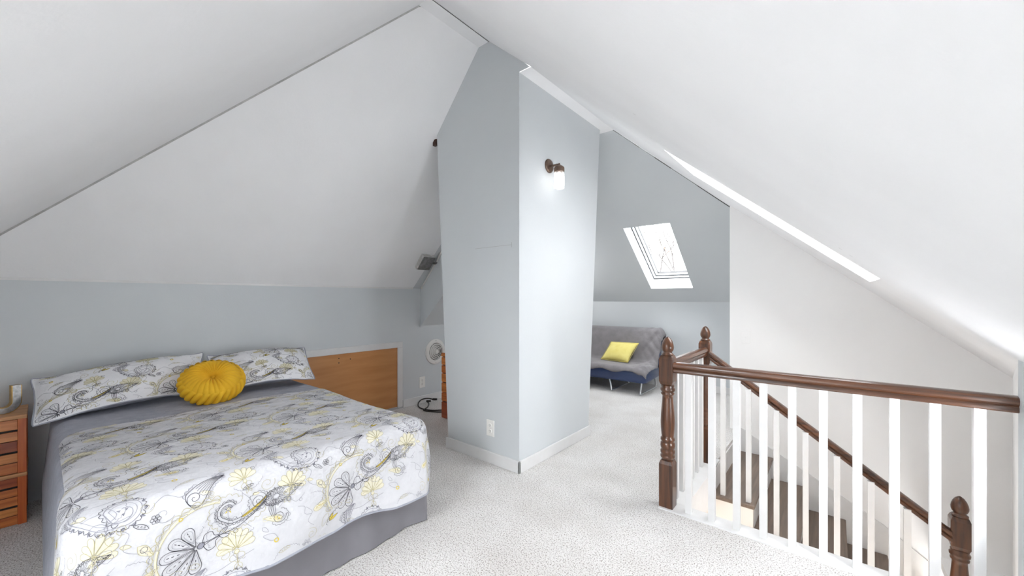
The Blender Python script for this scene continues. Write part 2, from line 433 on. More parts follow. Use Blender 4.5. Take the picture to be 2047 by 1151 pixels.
skylight('window_3', [H(nx0, ny0), H(nx1, ny0), H(nx1, ny1), H(nx0, ny1)], (0, -.91, 1), .16)

skylight('window_4', [(EX, WY1, WZ0), (EX, WY0, WZ0), (EX, WY0, WZ1), (EX, WY1, WZ1)], (1, 0, 0), .10)

# ------------------------------------------------------------------ boxed rafter end, junction box
mb = MB().prism([(-3.825, 2.905, 1.362), (-3.20, 2.905, 2.05), (-3.20, 2.905, 1.47), (-3.825, 2.905, .920)], (0, .42, 0))
struct('beam_rafter', mb, M_grey)
mb = MB().prism([(-3.815, 2.897, 1.372), (-3.30, 2.897, 1.945), (-3.30, 2.897, 1.905), (-3.60, 2.897, 1.585), (-3.80, 2.897, 1.366)], (0, .012, 0))
struct('trim_rafter', mb, mat('torn_drywall', srgb(225, 222, 218)))
struct('trim_rafter_foot', MB().prism([(-3.822, 2.89, .935), (-3.30, 2.89, 1.395), (-3.30, 2.89, 1.375), (-3.822, 2.89, .905)], (0, .02, 0)), M_grey)

jb = thing('junction_box', (-3.55, 2.75, 1.64), 'paint-smeared metal junction box hanging off the white slope above the round vent', 'electrical box')
ax = Vector((1, 0, 1.098)).normalized(); ay = Vector((0, 1, 0)); az = nl
Mj = Matrix((( ax.x, ay.x, az.x, -3.55), (ax.y, ay.y, az.y, 2.75), (ax.z, ay.z, az.z, zl(-3.55)), (0, 0, 0, 1)))
M_zinc = mat('smeared_zinc', srgb(150, 150, 150), srgb(105, 104, 102), 30, .45, metal=.4)
MB().box(-.095, .095, -.088, .088, .0, .05, M=Mj).build('box_body', mat('white_smeared_steel', srgb(225, 225, 223), srgb(150, 148, 146), 22, .5), jb, bevel=.006)
MB().box(-.088, .088, -.080, .082, .048, .056, M=Mj).build('cover_plate', M_zinc, jb, bevel=.003)
MB().tube([Mj @ Vector(p) for p in ((0, .09, .025), (0, .13, .03), (.01, .17, .02), (.02, .22, -.0))], .014).build('conduit', M_zinc, jb, smooth=True)

# ------------------------------------------------------------------ access panel behind the bed
ap = thing('access_panel', (-3.815, 1.9, .4), 'plywood access panel in a white painted frame low on the grey wall beside the bed', 'panel')
M_ply = mat('birch_plywood', srgb(206, 150, 98), srgb(182, 122, 72), 1.6, .4, stretch=(1, 1.2, 9), detail=5, contrast=.6)
mb = MB().box(-3.824, -3.812, .95, 2.585, .03, .70)
mb.build('board', M_ply, ap)
for y, z in ((1.90, .655), (2.02, .635), (1.90, .61)):
    MB().lathe([(.006, 0), (.006, .002)], M=Matrix.Translation((-3.813, y, z)) @ Matrix.Rotation(math.pi / 2, 4, 'Y'), seg=10).build('nail_hole', M_dark, ap)
mb = MB().box(-3.822, -3.798, .88, 2.64, .698, .762).box(-3.822, -3.798, 2.575, 2.64, .02, .698).box(-3.822, -3.798, .88, .95, .02, .698)
mb.build('panel_frame', M_trim, ap, bevel=.004)

# ------------------------------------------------------------------ outlets and plates
def outlet(name, M, label, cat, kind='duplex', group=None, s=1.0, M_outlet=M_outlet):
    """M maps plate space (x across, y up, z out of the wall) to the room"""
    o = thing(name, M.translation, label, cat, group)
    Mi = M
    MB().box(-.038 * s, .038 * s, -.06 * s, .06 * s, 0, .006, M=Mi).build('plate', M_outlet, o, bevel=.003)
    if kind == 'duplex':
        for dz in (-.021 * s, .021 * s):
            c = Matrix.Translation((0, dz, .006))
            so = MB().lathe([(.0165 * s, 0), (.0165 * s, .0018), (.0155 * s, .0025)], M=Mi @ c, seg=20).build('socket', M_outlet, o)
            mb = MB()
            for dx in (-.006 * s, .006 * s): mb.box(dx - .0012 * s, dx + .0012 * s, -.002 * s, .007 * s, .0022, .0030, M=Mi @ c)
            mb.box(-.0025 * s, .0025 * s, -.010 * s, -.006 * s, .0022, .0030, M=Mi @ c)
            mb.build('slot', M_slot, so)
        MB().lathe([(.0028, 0), (.0028, .0015)], M=Mi @ Matrix.Translation((0, 0, .006)), seg=10).build('screw', M_zinc, o)
    else:
        MB().lathe([(.009, 0), (.009, .003), (.005, .004)], M=Mi @ Matrix.Translation((0, 0, .006)), seg=16).build('jack', M_outlet, o)
        for dz in (-.045, .045):
            MB().lathe([(.003, 0), (.003, .0015)], M=Mi @ Matrix.Translation((0, dz, .006)), seg=10).build('screw', M_outlet, o)
    return o
def basis(x, y, z, t): return Matrix(((x[0], y[0], z[0], t[0]), (x[1], y[1], z[1], t[1]), (x[2], y[2], z[2], t[2]), (0, 0, 0, 1)))
outlet('wall_outlet', basis((1, 0, 0), (0, 0, 1), (0, -1, 0), (-2.02, cy0, .266)), 'white duplex outlet low on the front of the grey column', 'outlet', s=1.02)
outlet('wall_outlet', basis((0, 1, 0), (0, 0, 1), (1, 0, 0), (-3.82, 2.925, .25)), 'white duplex outlet on the dark grey wall beneath the round vent', 'outlet', s=1.1)
outlet('wall_plate', basis((1, 0, 0), (0, 0, 1), (0, -1, 0), (-.646, 4.25, .89)), 'white jack plate on the white wall above the stairs', 'wall plate', 'jack', M_outlet=M_white)

# ------------------------------------------------------------------ round vent
vt = thing('air_vent', (-3.82, 3.125, .597), 'round white ceiling-style diffuser vent set in the grey wall behind the column', 'vent')
Mv = basis((0, 1, 0), (0, 0, 1), (1, 0, 0), (-3.82, 3.125, .597))
M_vent = mat('vent_enamel', srgb(232, 230, 226), None, 8, .4)
MB().lathe([(.150, 0), (.156, .004), (.150, .010), (.112, .024), (.106, .020), (.106, .002)], M=Mv, seg=48, cap=False).build('vent_flange', M_vent, vt, smooth=True)
MB().lathe([(.108, .002), (0, .0025)], M=Mv, seg=32).build('vent_throat', M_dark, vt)
for r, h in ((.092, .030), (.070, .034), (.048, .038)):
    MB().lathe([(r + .006, h - .016), (r + .008, h - .012), (r - .005, h), (r - .008, h - .003), (r + .002, h - .014)], M=Mv, seg=40, cap=False).build('vent_ring', M_vent, vt, smooth=True)
MB().lathe([(.032, .012), (.034, .03), (.028, .04), (.012, .043), (.010, .039), (0, .039)], M=Mv, seg=28).build('vent_hub', M_vent, vt, smooth=True)
mb = MB()
for k in range(4):
    mb.box(.02, .108, -.003, .003, .008, .014, M=Mv @ Matrix.Rotation(math.pi / 2 * k + .5, 4, 'Z'))
mb.build('vent_spokes', M_vent, vt)
for k in range(2): MB().lathe([(.005, .0), (.005, .003)], M=Mv @ Matrix.Rotation(math.pi * k + math.pi / 2, 4, 'Z') @ Matrix.Translation((.133, 0, .014)), seg=8).build('screw', M_zinc, vt)

# ------------------------------------------------------------------ power cord
def smooth_path(pts, n=8):
    P = [Vector(p) for p in pts]; out = []
    for i in range(len(P) - 1):
        a, b, c, d = P[max(i - 1, 0)], P[i], P[i + 1], P[min(i + 2, len(P) - 1)]
        for k in range(n):
            t = k / n
            out.append(.5 * ((2 * b) + (c - a) * t + (2 * a - 5 * b + 4 * c - d) * t * t + (3 * b - a - 3 * c + d) * t ** 3))
    out.append(P[-1]); return out
pc = thing('power_cord', (-3.6, 2.9, 0), 'coiled black power cord on the carpet beneath the wall outlet', 'cord')
M_cord = mat('black_rubber', (.02, .017, .015, 1), (.03, .025, .02, 1), 9, .5)
MB().tube(smooth_path([(-3.70, 3.02, .035), (-3.775, 2.98, .05), (-3.80, 2.90, .045), (-3.77, 2.83, .015), (-3.66, 2.765, .008), (-3.54, 2.755, .008), (-3.44, 2.79, .008), (-3.36, 2.86, .012), (-3.22, 3.0, .01)]), .007).build('cable', M_cord, pc, smooth=True)
MB().tube(smooth_path([(-3.73, 2.93, .03), (-3.66, 2.90, .02), (-3.56, 2.80, .02), (-3.52, 2.72, .010), (-3.38, 2.76, .010), (-3.20, 2.9, .01)]), .007).build('cable', M_cord, pc, smooth=True)
MB().box(-.035, .02, -.012, .012, -.01, .012, M=Matrix.Translation((-3.70, 3.03, .04)) @ Matrix.Rotation(.6, 4, 'Z')).build('plug', M_cord, pc, bevel=.004)
MB().box(-.035, .02, -.012, .012, -.01, .012, M=Matrix.Translation((-3.71, 2.945, .035)) @ Matrix.Rotation(.9, 4, 'Z')).build('plug', M_cord, pc, bevel=.004)

# ------------------------------------------------------------------ slatted wooden crates and chest
M_crate = [wood('orange_pine', srgb(150, 66, 26), srgb(214, 128, 66), 'y', rough=.35, coat=.2),
           wood('amber_pine', srgb(168, 88, 40), srgb(228, 152, 86), 'y', rough=.35, coat=.2),
           wood('red_cedar', srgb(118, 44, 20), srgb(176, 88, 46), 'y', rough=.35, coat=.2)]
M_crate_post = wood('orange_pine_post', srgb(176, 78, 30), srgb(214, 116, 54), 'z', rough=.35, coat=.2)
M_crate_top = wood('pale_pine_top', srgb(170, 112, 66), srgb(222, 170, 118), 'y', rough=.45, coat=.1)
def crate(x0, x1, y0, y1, z0, z1, label, n, group=None, name='wooden_crate', cat='crate', flush=0, seed=0):
    t = thing(name, ((x0 + x1) / 2, (y0 + y1) / 2, z0), label, cat, group)
    rd = random.Random(seed); ht = z1 - z0 - .022
    MB().box(x0 - .002, x1 + .006, y0 - .002, y1 + .002, z1 - .02, z1).build('top_board', M_crate_top, t, bevel=.003)
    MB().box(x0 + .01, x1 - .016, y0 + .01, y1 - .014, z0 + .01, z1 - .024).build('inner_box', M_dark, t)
    for yy in (y0, y1 - .032):
        MB().box(x1 - .02, x1, yy, yy + .032, z0, z1 - .02).build('corner_post', M_crate_post, t, bevel=.002)
        MB().box(x0, x0 + .03, yy, yy + .032, z0, z1 - .02).build('corner_post', M_crate_post, t, bevel=.002)
    hs = ht / n
    for k in range(n):
        a = z0 + .003 + k * hs; b = a + hs - (.012 if k % 2 else .004)
        MB().box(x1 - .016, x1 - .004, y0 + .032, y1 - .032, a, b).build('slat', M_crate[(k + rd.randrange(2)) % 3], t, bevel=.0015)
        MB().box(x0 + .028, x1 - .022, y1 - .012, y1 - .002, a, b).build('slat', M_crate[(k + 1) % 3], t, bevel=.0015)
    return t
crate(-3.80, -3.482, -.52, -.047, 0, .285, 'orange slatted wooden crate on the carpet by the bed, bottom of the pair', 5, 'stacked crates by the bed', seed=1)
crate(-3.80, -3.478, -.52, -.047, .286, .606, 'orange slatted wooden crate by the bed, topmost of the pair, under the metal letter', 5, 'stacked crates by the bed', seed=2)

def chest(xr, yr, zt):
    t = thing('wooden_chest', (sum(xr) / 2, sum(yr) / 2, 0), 'orange slatted wooden chest mostly hidden behind the grey column', 'chest')
    x0, x1 = xr; y0, y1 = yr
    MB().box(x0 - .004, x1, y0 - .006, y1, zt - .02, zt).build('top_board', M_cx[1], t, bevel=.003)
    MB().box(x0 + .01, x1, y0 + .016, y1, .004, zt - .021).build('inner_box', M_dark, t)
    MB().box(x0, x0 + .012, y0 + .012, y1, 0, zt - .02).build('side_panel', M_crate_post, t)
    z = .004
    for k, (h_, g) in enumerate(((.165, .012), (.085, .008), (.095, .012), (.085, .010), (.075, .010), (.075, .012), (.035, 0))):
        MB().box(x0, x1, y0, y0 + .014, z, z + h_).build('slat', M_cx[(2, 0, 1, 1, 0, 1, 0)[k]], t, bevel=.002); z += h_ + g
    return t
M_cx = [wood('orange_pine_across', srgb(150, 66, 26), srgb(214, 128, 66), 'x', rough=.35), wood('amber_pine_across', srgb(168, 88, 40), srgb(228, 152, 86), 'x', rough=.35), wood('red_cedar_across', srgb(118, 44, 20), srgb(176, 88, 46), 'x', rough=.35)]
chest((-3.185, -2.80), (2.69, 3.05), .667)

# metal letter on the crate
lt = thing('letter_sign', (-3.60, -.12, .607), 'silver metal letter J with gilded edges standing on the slatted crate', 'letter')
M_gold = mat('gilded_edge', srgb(205, 168, 92), srgb(160, 122, 60), 20, .3, metal=.9)
M_silver = mat('galvanised_face', srgb(205, 205, 205), srgb(150, 150, 150), 60, .38, metal=.75)
def stroke_outline(path, wd):
    P = [Vector(p) for p in path]; Lf, Rt = [], []
    for i, p in enumerate(P):
        d = (P[min(i + 1, len(P) - 1)] - P[max(i - 1, 0)]).normalized(); n = Vector((-d.y, d.x))
        Lf.append(p + n * wd / 2); Rt.append(p - n * wd / 2)
    return Lf, Rt
path = [(0, .152), (0, .12), (0, .085), (0, .062)] + [(-.048 + .048 * math.cos(a), .062 - .046 * math.sin(a)) for a in np.linspace(.2, math.pi, 12)] + [(-.096, .075)]
Ml = Matrix.Translation((-3.60, -.089, .607)) @ Matrix.Rotation(math.radians(107), 4, 'Z') @ Matrix.Rotation(math.pi / 2, 4, 'X')
def letter_mesh(wd, z0, z1):
    Lf, Rt = stroke_outline(path, wd); mb = MB(); n = len(Lf)
    vs = [Ml @ Vector((p.x, p.y, z)) for z in (z0, z1) for p in Lf + Rt]
    fs = []
    for i in range(n - 1):
        a, b, c, d = i, i + 1, n + i + 1, n + i
        fs += [(a, b, c, d), (2 * n + a, 2 * n + d, 2 * n + c, 2 * n + b), (a, 2 * n + a, 2 * n + b, b), (d, c, 2 * n + c, 2 * n + d)]
    fs += [(0, n, 3 * n, 2 * n), (n - 1, 3 * n - 1, 4 * n - 1, 2 * n - 1)]
    return mb.add(vs, fs)
letter_mesh(.038, -.014, .018).build('rim', M_gold, lt)
letter_mesh(.031, .0, .0195).build('face', M_silver, lt)

# ------------------------------------------------------------------ sconce on the column
sc = thing('wall_sconce', (cx1, 2.563, 2.30), 'bronze wall sconce with a lit jar shade high on the grey column', 'wall lamp')
M_bronze = mat('brushed_bronze', srgb(140, 118, 104), srgb(100, 84, 74), 14, .35, metal=.8)
Mx = basis((0, 1, 0), (0, 0, 1), (1, 0, 0), (cx1, 2.563, 2.298))
MB().lathe([(.054, 0), (.055, .006), (.050, .014), (.030, .020), (0, .021)], M=Mx, seg=36).build('back_plate', M_bronze, sc, smooth=True)
SXc, SYc = cx1 + .098, 2.563
MB().tube(smooth_path([(cx1 + .018, SYc, 2.294), (cx1 + .05, SYc, 2.292), (cx1 + .085, SYc, 2.290), (SXc, SYc, 2.278)]), .009).build('arm', M_bronze, sc, smooth=True)
MB().lathe([(.0, .026), (.010, .026), (.016, .020), (.030, .012), (.039, .004), (.041, -.004), (.041, -.028), (.038, -.030), (.037, -.004), (0, 0)], (SXc, SYc, 2.262), seg=32, cap=False).build('socket_cap', M_bronze, sc, smooth=True, auto=50)
MB().lathe([(.0, 0), (.006, .001), (.008, .007), (.0055, .013), (0, .014)], (SXc, SYc, 2.286), seg=16).build('finial_knob', M_bronze, sc, smooth=True)
M_jar = bpy.data.materials.new('jar_glass'); M_jar.use_nodes = True
_t = M_jar.node_tree; _b = _t.nodes['Principled BSDF']; _b.inputs['Roughness'].default_value = .12; _b.inputs['Base Color'].default_value = (.95, .96, .97, 1)
_o = [n for n in _t.nodes if n.type == 'OUTPUT_MATERIAL'][0]; _m = _t.nodes.new('ShaderNodeMixShader'); _tr = _t.nodes.new('ShaderNodeBsdfTransparent')
_m.inputs['Fac'].default_value = .38; _t.links.new(_tr.outputs[0], _m.inputs[1]); _t.links.new(_b.outputs[0], _m.inputs[2]); _t.links.new(_m.outputs[0], _o.inputs['Surface'])
MB().lathe([(.034, 0), (.036, -.012), (.041, -.022), (.041, -.125), (.038, -.137), (.020, -.140), (0, -.140)], (SXc, SYc, 2.240), seg=32, cap=False).build('jar_shade', M_jar, sc, smooth=True)
MB().lathe([(0, -.115), (.016, -.110), (.026, -.095), (.028, -.08), (.022, -.058), (.013, -.035), (.012, -.01)], (SXc, SYc, 2.240), seg=20, cap=False).build('bulb', emit('bulb_glow', (1, .98, .95, 1), 2.6), sc, smooth=True)

# ------------------------------------------------------------------ railing
def newel(parent, x, y, z_top, z_bot_block, z_ring, z_base, low_block, name='newel_post', s=.04):
    """square block z_bot_block..z_top, turned shaft, square foot up to low_block from z_base"""
    n = thing(name, (x, y, z_base), None, None) if parent is None else None
    e = bpy.data.objects.new(name, None); COL.objects.link(e); e.parent = parent
    e.location = (0, 0, 0)
    def square(z0, z1, ch_top, ch_bot):
        mb = MB(); rings = []
        for z, r in ((z0, s * .80 if ch_bot else s), (z0 + (.022 if ch_bot else 0), s), (z1 - (.022 if ch_top else 0), s), (z1, s * .80 if ch_top else s)):
            rings.append((z, r))
        vs = [(x + a * r, y + b * r, z) for z, r in rings for a, b in ((-1, -1), (1, -1), (1, 1), (-1, 1))]
        fs = [tuple(reversed(range(4))), tuple(range(12, 16))]
        for i in range(3):
            for k in range(4): fs.append((4 * i + k, 4 * i + (k + 1) % 4, 4 * i + 4 + (k + 1) % 4, 4 * i + 4 + k))
        return mb.add(vs, fs)
    square(z_bot_block, z_top, True, True).build('block', M_wz, e, bevel=.003)
    h = z_bot_block - low_block; z = lambda f: low_block + h * f
    pr = [(.036, z(0)), (.030, z(.012)), (.0405, z(.03)), (.042, z(.055)), (.036, z(.075)), (.041, z(.09)), (.042, z(.12)), (.035, z(.145)), (.040, z(.16)), (.0415, z(.19)), (.040, z(.225)),
          (.033, z(.245)), (.041, z(.262)), (.040, z(.285)), (.0335, z(.305)), (.036, z(.34)), (.0395, z(.42)), (.0405, z(.50)), (.0385, z(.60)), (.034, z(.72)), (.0305, z(.82)), (.030, z(.855)),
          (.037, z(.868)), (.038, z(.885)), (.032, z(.90)), (.041, z(.92)), (.042, z(.945)), (.035, z(.965)), (.038, z(.985)), (.034, z(1.0))]
    MB().lathe(pr, (x, y, 0), seg=28).build('shaft', M_wz, e, smooth=True)
    square(z_base, low_block, True, False).build('foot', M_wz, e, bevel=.003)
    f = [(.030, 0), (.034, .004), (.034, .010), (.026, .016), (.024, .022), (.030, .028), (.0345, .040), (.0355, .052), (.033, .068), (.027, .086), (.017, .102), (.006, .111), (0, .113)]
    MB().lathe([(r, z_top - .002 + q) for r, q in f], (x, y, 0), seg=28).build('finial', M_wz, e, smooth=True)
    return e
RAILP = [(-.021, -.031), (.021, -.031), (.025, -.026), (.025, -.012), (.021, -.006), (.030, .004), (.031, .016), (.026, .026), (.014, .031), (-.014, .031), (-.026, .026), (-.031, .016), (-.030, .004), (-.021, -.006), (-.025, -.012), (-.025, -.026)]
NX, NY, FY = -.775, 2.41, 3.25
rl = thing('landing_railing', (NX, NY, 0), 'level guard railing around the stair opening, dark handrail on white balusters with two acorn-topped posts', 'railing')
def at0(o): return o
# parts are parented to an empty away from the origin, so build in world space and shift
def P(mb, name, m, parent, **k):
    return mb.build(name, m, parent, **k)
def newel_at(parent, *a):
    e = newel(None, *a) if parent is None else newel(parent, *a)
    e.matrix_parent_inverse = Matrix.Translation(parent.location).inverted()
    return e
newel_at(rl, NX, NY, .911, .735, .67, .0, .284)
newel_at(rl, NX + .012, FY, .930, .745, .67, .0, .284)
P(MB().sweep(RAILP, (NX + .038, NY, .842), (EX + .004, NY, .842), (0, 1, 0)), 'handrail', M_wx, rl, smooth=True, auto=35)
P(MB().sweep(RAILP, (NX + .006, NY + .038, .850), (NX + .012, FY - .038, .850), (1, 0, 0)), 'handrail', M_wy, rl, smooth=True, auto=35)
# white shoe plates with the landing's inner fascia
P(MB().box(-.815, EX - .002, 2.352, OY + .012, -.004, .007), 'base_plate', M_trim, rl, bevel=.002)
P(MB().box(-.835, OX + .016, OY + .014, FY + .10, -.004, .007), 'base_plate', M_trim, rl, bevel=.002)
P(MB().box(OX - .004, OX + .012, OY + .014, 3.16, -.235, -.005), 'fascia_board', M_trim, rl)
P(MB().box(OX + .012, EX + .02, OY - .004, OY + .008, -.235, -.005), 'fascia_board', M_trim, rl)
bx0 = -.653
bal = None
def baluster(parent, x, y, z0, z1, first=None, hw=.0165):
    mb = MB().box(-hw, hw, -hw, hw, 0, 1)
    o = mb.build('baluster', M_trim, parent)
    o.location = (x, y, z0); o.scale = (1, 1, z1 - z0)
    o.matrix_parent_inverse = Matrix.Translation(parent.location).inverted()
    return o
for k in range(10):
    x = bx0 + .1223 * k
    b = baluster(rl, x, 2.405, .006, .815)
for k in range(6):
    baluster(rl, NX + .008, NY + .125 + .118 * k, .006, .822)

# descending stair rail
sr = thing('stair_railing', (-.72, 3.23, 0), 'sloping dark handrail on white balusters running down the stairs to a lower acorn-topped post', 'railing')
SY = 3.225
zs = lambda x: .812 - .724 * (x + .71)
P(MB().sweep(RAILP, (NX + .05, SY, zs(NX + .05)), (.50, SY, zs(.50)), (0, 1, 0), vert_up=True), 'handrail', M_wx, sr, smooth=True, auto=35)
TREAD = lambda x: -.19 * (math.floor((x + .69) / .25) + 1)
for x in (-.632, -.470, -.305, -.146, .012, .170, .325):
    baluster(sr, x, 3.205, TREAD(x), zs(x) - .03, hw=.0155)
e = newel_at(sr, .535, 3.25, .045, -.135, -.2, -1.14, -.60)

# ------------------------------------------------------------------ staircase
st = thing('staircase', (0, 3.7, -1.3), 'straight flight of brown wooden treads and white risers going down between white walls', 'stairs')
YN, YF = 3.155, 4.235
for k in range(1, 9):
    z = -.19 * k; x0 = -.69 + .25 * (k - 1)
    if k > 5: break
    tr = P(MB().box(x0 - .02, x0 + .262, YN, YF, z - .028, z), 'tread', M_tread, st, bevel=.006)
    P(MB().box(x0 - .016, x0 + .264, YN - .003, YN + .012, z - .026, z - .001), 'nosing', M_nose, tr) if False else None
    P(MB().box(x0 - .012, x0 - .001, YN + .05, YF, z + .0, z + .162), 'riser', M_trim, st)
mb = MB(); pts = [(-.70, 3.175, -2.6), (-.70, 3.175, -.03)]
for k in range(1, 6):
    x0 = -.69 + .25 * (k - 1); pts += [(x0 + .0, 3.175, -.19 * k - .028), (x0 + .25, 3.175, -.19 * k - .028)]
pts += [(.56, 3.175, -2.6)]
pts[1] = (-.70, 3.175, -.218)
mb.prism(pts, (0, .03, 0)); P(mb, 'closed_stringer', M_cream, st)
mb = MB().prism([(-.70, 4.236, .035), (.30, 4.236, -.535), (.90, 4.236, -.99), (.90, 4.236, -1.45), (-.70, 4.236, -.25)], (0, .012, 0))
P(mb, 'wall_stringer', M_trim, st)

# ------------------------------------------------------------------ sofa
sf = thing('futon_sofa', (-2.85, 5.25, 0), 'armless navy vinyl futon sofa on chrome tube legs under the roof window', 'sofa')
M_navy = mat('navy_vinyl', srgb(44, 62, 102), srgb(34, 50, 88), 5, .28, coat=.2)
M_chrome = mat('chrome', srgb(220, 222, 225), None, 5, .12, metal=1)
SX0, SX1 = -3.72, -1.87
def pad(xa, xb, prof, seg=26):
    """rounded slab: prof is a closed (y,z) outline, ends drawn in"""
    mb = MB(); n = len(prof); cy = sum(p[0] for p in prof) / n; cz = sum(p[1] for p in prof) / n
    st_ = [(xa, .86), (xa + .012, .94), (xa + .04, 1), (xb - .04, 1), (xb - .012, .94), (xb, .86)]
    vs = [(x, cy + (y - cy) * k, cz + (z - cz) * k) for x, k in st_ for y, z in prof]
    fs = [tuple(reversed(range(n))), tuple(range(5 * n, 6 * n))]
    for i in range(5):
        for k in range(n): fs.append((i * n + k, i * n + (k + 1) % n, (i + 1) * n + (k + 1) % n, (i + 1) * n + k))
    return mb.add(vs, fs)
def rr(y0, y1, z0, z1, r, tilt=0, piv=(0, 0)):
    o = []
    for cy_, cz_, a0 in ((y1 - r, z1 - r, 0), (y0 + r, z1 - r, 90), (y0 + r, z0 + r, 180), (y1 - r, z0 + r, 270)):
        for k in range(5):
            a = math.radians(a0 + 22.5 * k); o.append((cy_ + r * math.cos(a), cz_ + r * math.sin(a)))
    c, s = math.cos(tilt), math.sin(tilt)
    return [(piv[0] + (y - piv[0]) * c - (z - piv[1]) * s, piv[1] + (y - piv[0]) * s + (z - piv[1]) * c) for y, z in o]
seat_p = rr(4.93, 5.52, .16, .335, .05, .06, (5.2, .25))
back_p = rr(5.38, 5.50, .26, .765, .055, -.20, (5.44, .26))
pad(SX0, SX1, seat_p).build('seat', M_navy, sf, smooth=True, auto=50)
pad(SX0, SX1, back_p).build('backrest', M_navy, sf, smooth=True, auto=50)
for x, dx in ((-1.93, .0), (-2.33, -.07), (-3.3, 0.07), (-3.62, 0)):
    MB().tube(smooth_path([(x + dx, 4.99, .20), (x + dx * .3, 4.955, .10), (x, 4.93, .025), (x, 4.95, .013), (x, 5.10, .012), (x, 5.45, .012), (x, 5.50, .03), (x + dx, 5.46, .2)]), .0125).build('leg', M_chrome, sf, smooth=True)

# grey throw over the sofa
M_throw = mat('grey_quilted_throw', srgb(136, 132, 134), srgb(116, 112, 115), 9, .9, bump=.35, bscale=26, sheen=.3)
tw = tag(bpy.data.objects.new('sofa_throw', None), 'rumpled grey quilted throw covering the back and seat of the navy futon', 'throw'); COL.objects.link(tw); tw.location = (-2.85, 5.3, .4)
prof_t = [(5.675, .62), (5.67, .74), (5.65, .80), (5.62, .822), (5.55, .815), (5.48, .79), (5.445, .70), (5.41, .57), (5.375, .46), (5.345, .395), (5.29, .362), (5.22, .352), (5.10, .350), (5.00, .348), (4.95, .340), (4.925, .315), (4.917, .285)]
pl_ = [0]
for a, b in zip(prof_t[:-1], prof_t[1:]): pl_.append(pl_[-1] + math.dist(a, b))
def throw_pt(u, v):
    s = v * pl_[-1]; i = max(0, min(len(pl_) - 2, next((k for k in range(len(pl_) - 1) if s <= pl_[k + 1] + 1e-9), len(pl_) - 2)))
    f = (s - pl_[i]) / (pl_[i + 1] - pl_[i]); y = prof_t[i][0] + f * (prof_t[i + 1][0] - prof_t[i][0]); z = prof_t[i][1] + f * (prof_t[i + 1][1] - prof_t[i][1])
    x = SX0 - .02 + u * (SX1 + .045 - SX0 + .02)
    k = max(0, (u - .80) / .2)
    wr = .016 * k * abs(math.sin(34 * u + 15 * v)) ** .6 + .012 * k * abs(math.sin(52 * u - 26 * v)) ** .6 + .010 * k * math.exp(-((v - .45 - 1.2 * (u - .9)) / .03) ** 2) + .003 * math.sin(9 * u + 12 * v)
    y -= abs(wr) * 1.2; z += wr
    if v > .93: z += .016 * math.sin(u * 31) * (v - .93) / .07 - (.02 * k)
    if u > .955:
        q = (u - .955) / .045; z -= .055 * q * q; x -= .012 * q
        if v < .35: z -= .05 * q * q
        y += .03 * q * (1 if .15 < v < .5 else 0)
    return (x, y, z)
o = MB().grid(throw_pt, np.linspace(0, 1, 110), np.linspace(0, 1, 60)).build('throw_cloth', M_throw, tw, smooth=True)
md = o.modifiers.new('thick', 'SOLIDIFY'); md.thickness = .008; md.offset = 1

# ------------------------------------------------------------------ soft pillow builder
def pillow_pts(c, T, u, v, side):
    """bilinear corners c = bl, br, tr, tl; T thickness; u,v in 0..1"""
    a, b = 2 * u - 1, 2 * v - 1
    th = T * (max(0, 1 - abs(a) ** 2.6) ** .55) * (max(0, 1 - abs(b) ** 2.6) ** .55)
    base_ = c[0] * ((1 - u) * (1 - v)) + c[1] * (u * (1 - v)) + c[2] * (u * v) + c[3] * ((1 - u) * v)
    return base_, th
def pillow(c, T, n, m, name, parent, nu=40, nv=28, pinch=.06, back=.5):
    c = [Vector(p) for p in c]; n = Vector(n).normalized()
    mb = MB(); cen = sum(c, Vector()) / 4
    for side in (1, -1):
        def F(u, v):
            a, b = 2 * u - 1, 2 * v - 1
            uu = .5 + .5 * a * (1 - pinch * (1 - abs(a) ** 0) - pinch * (1 - b * b) * abs(a) ** 3)
            vv = .5 + .5 * b * (1 - pinch * (1 - a * a) * abs(b) ** 3)
            p, th = pillow_pts(c, T, uu, vv, side); th = pillow_pts(c, T, u, v, side)[1]
            return p + n * th * (1 if side > 0 else -back)
        mb.grid(F, np.linspace(0, 1, nu), np.linspace(0, 1, nv))
    o = mb.build(name, m, parent, smooth=True)
    bm = bmesh.new(); bm.from_mesh(o.data); bmesh.ops.remove_doubles(bm, verts=bm.verts, dist=.0008); bmesh.ops.recalc_face_normals(bm, faces=bm.faces); bm.to_mesh(o.data); bm.free()
    return o

# yellow lumbar cushion on the sofa
M_lemon = mat('lemon_cotton', srgb(236, 224, 140), srgb(226, 210, 118), 12, .85, bump=.25, bscale=18)
lc = tag(bpy.data.objects.new('lumbar_cushion', None), 'pale yellow rectangular cushion leaning on the grey sofa throw', 'cushion'); COL.objects.link(lc); lc.location = (-2.35, 5.25, .37)
pillow([(-2.62, 5.20, .375), (-2.20, 5.17, .372), (-2.12, 5.36, .625), (-2.54, 5.37, .615)], .06, (0, -.8, .6), M_lemon, 'cushion_cover', lc, 30, 20)
lcc = [Vector(p) for p in ((-2.62, 5.20, .375), (-2.20, 5.17, .372), (-2.12, 5.36, .625), (-2.54, 5.37, .615))]
MB().tube(lcc, .004, 6, closed=True).build('piping', M_lemon, lc, smooth=True)

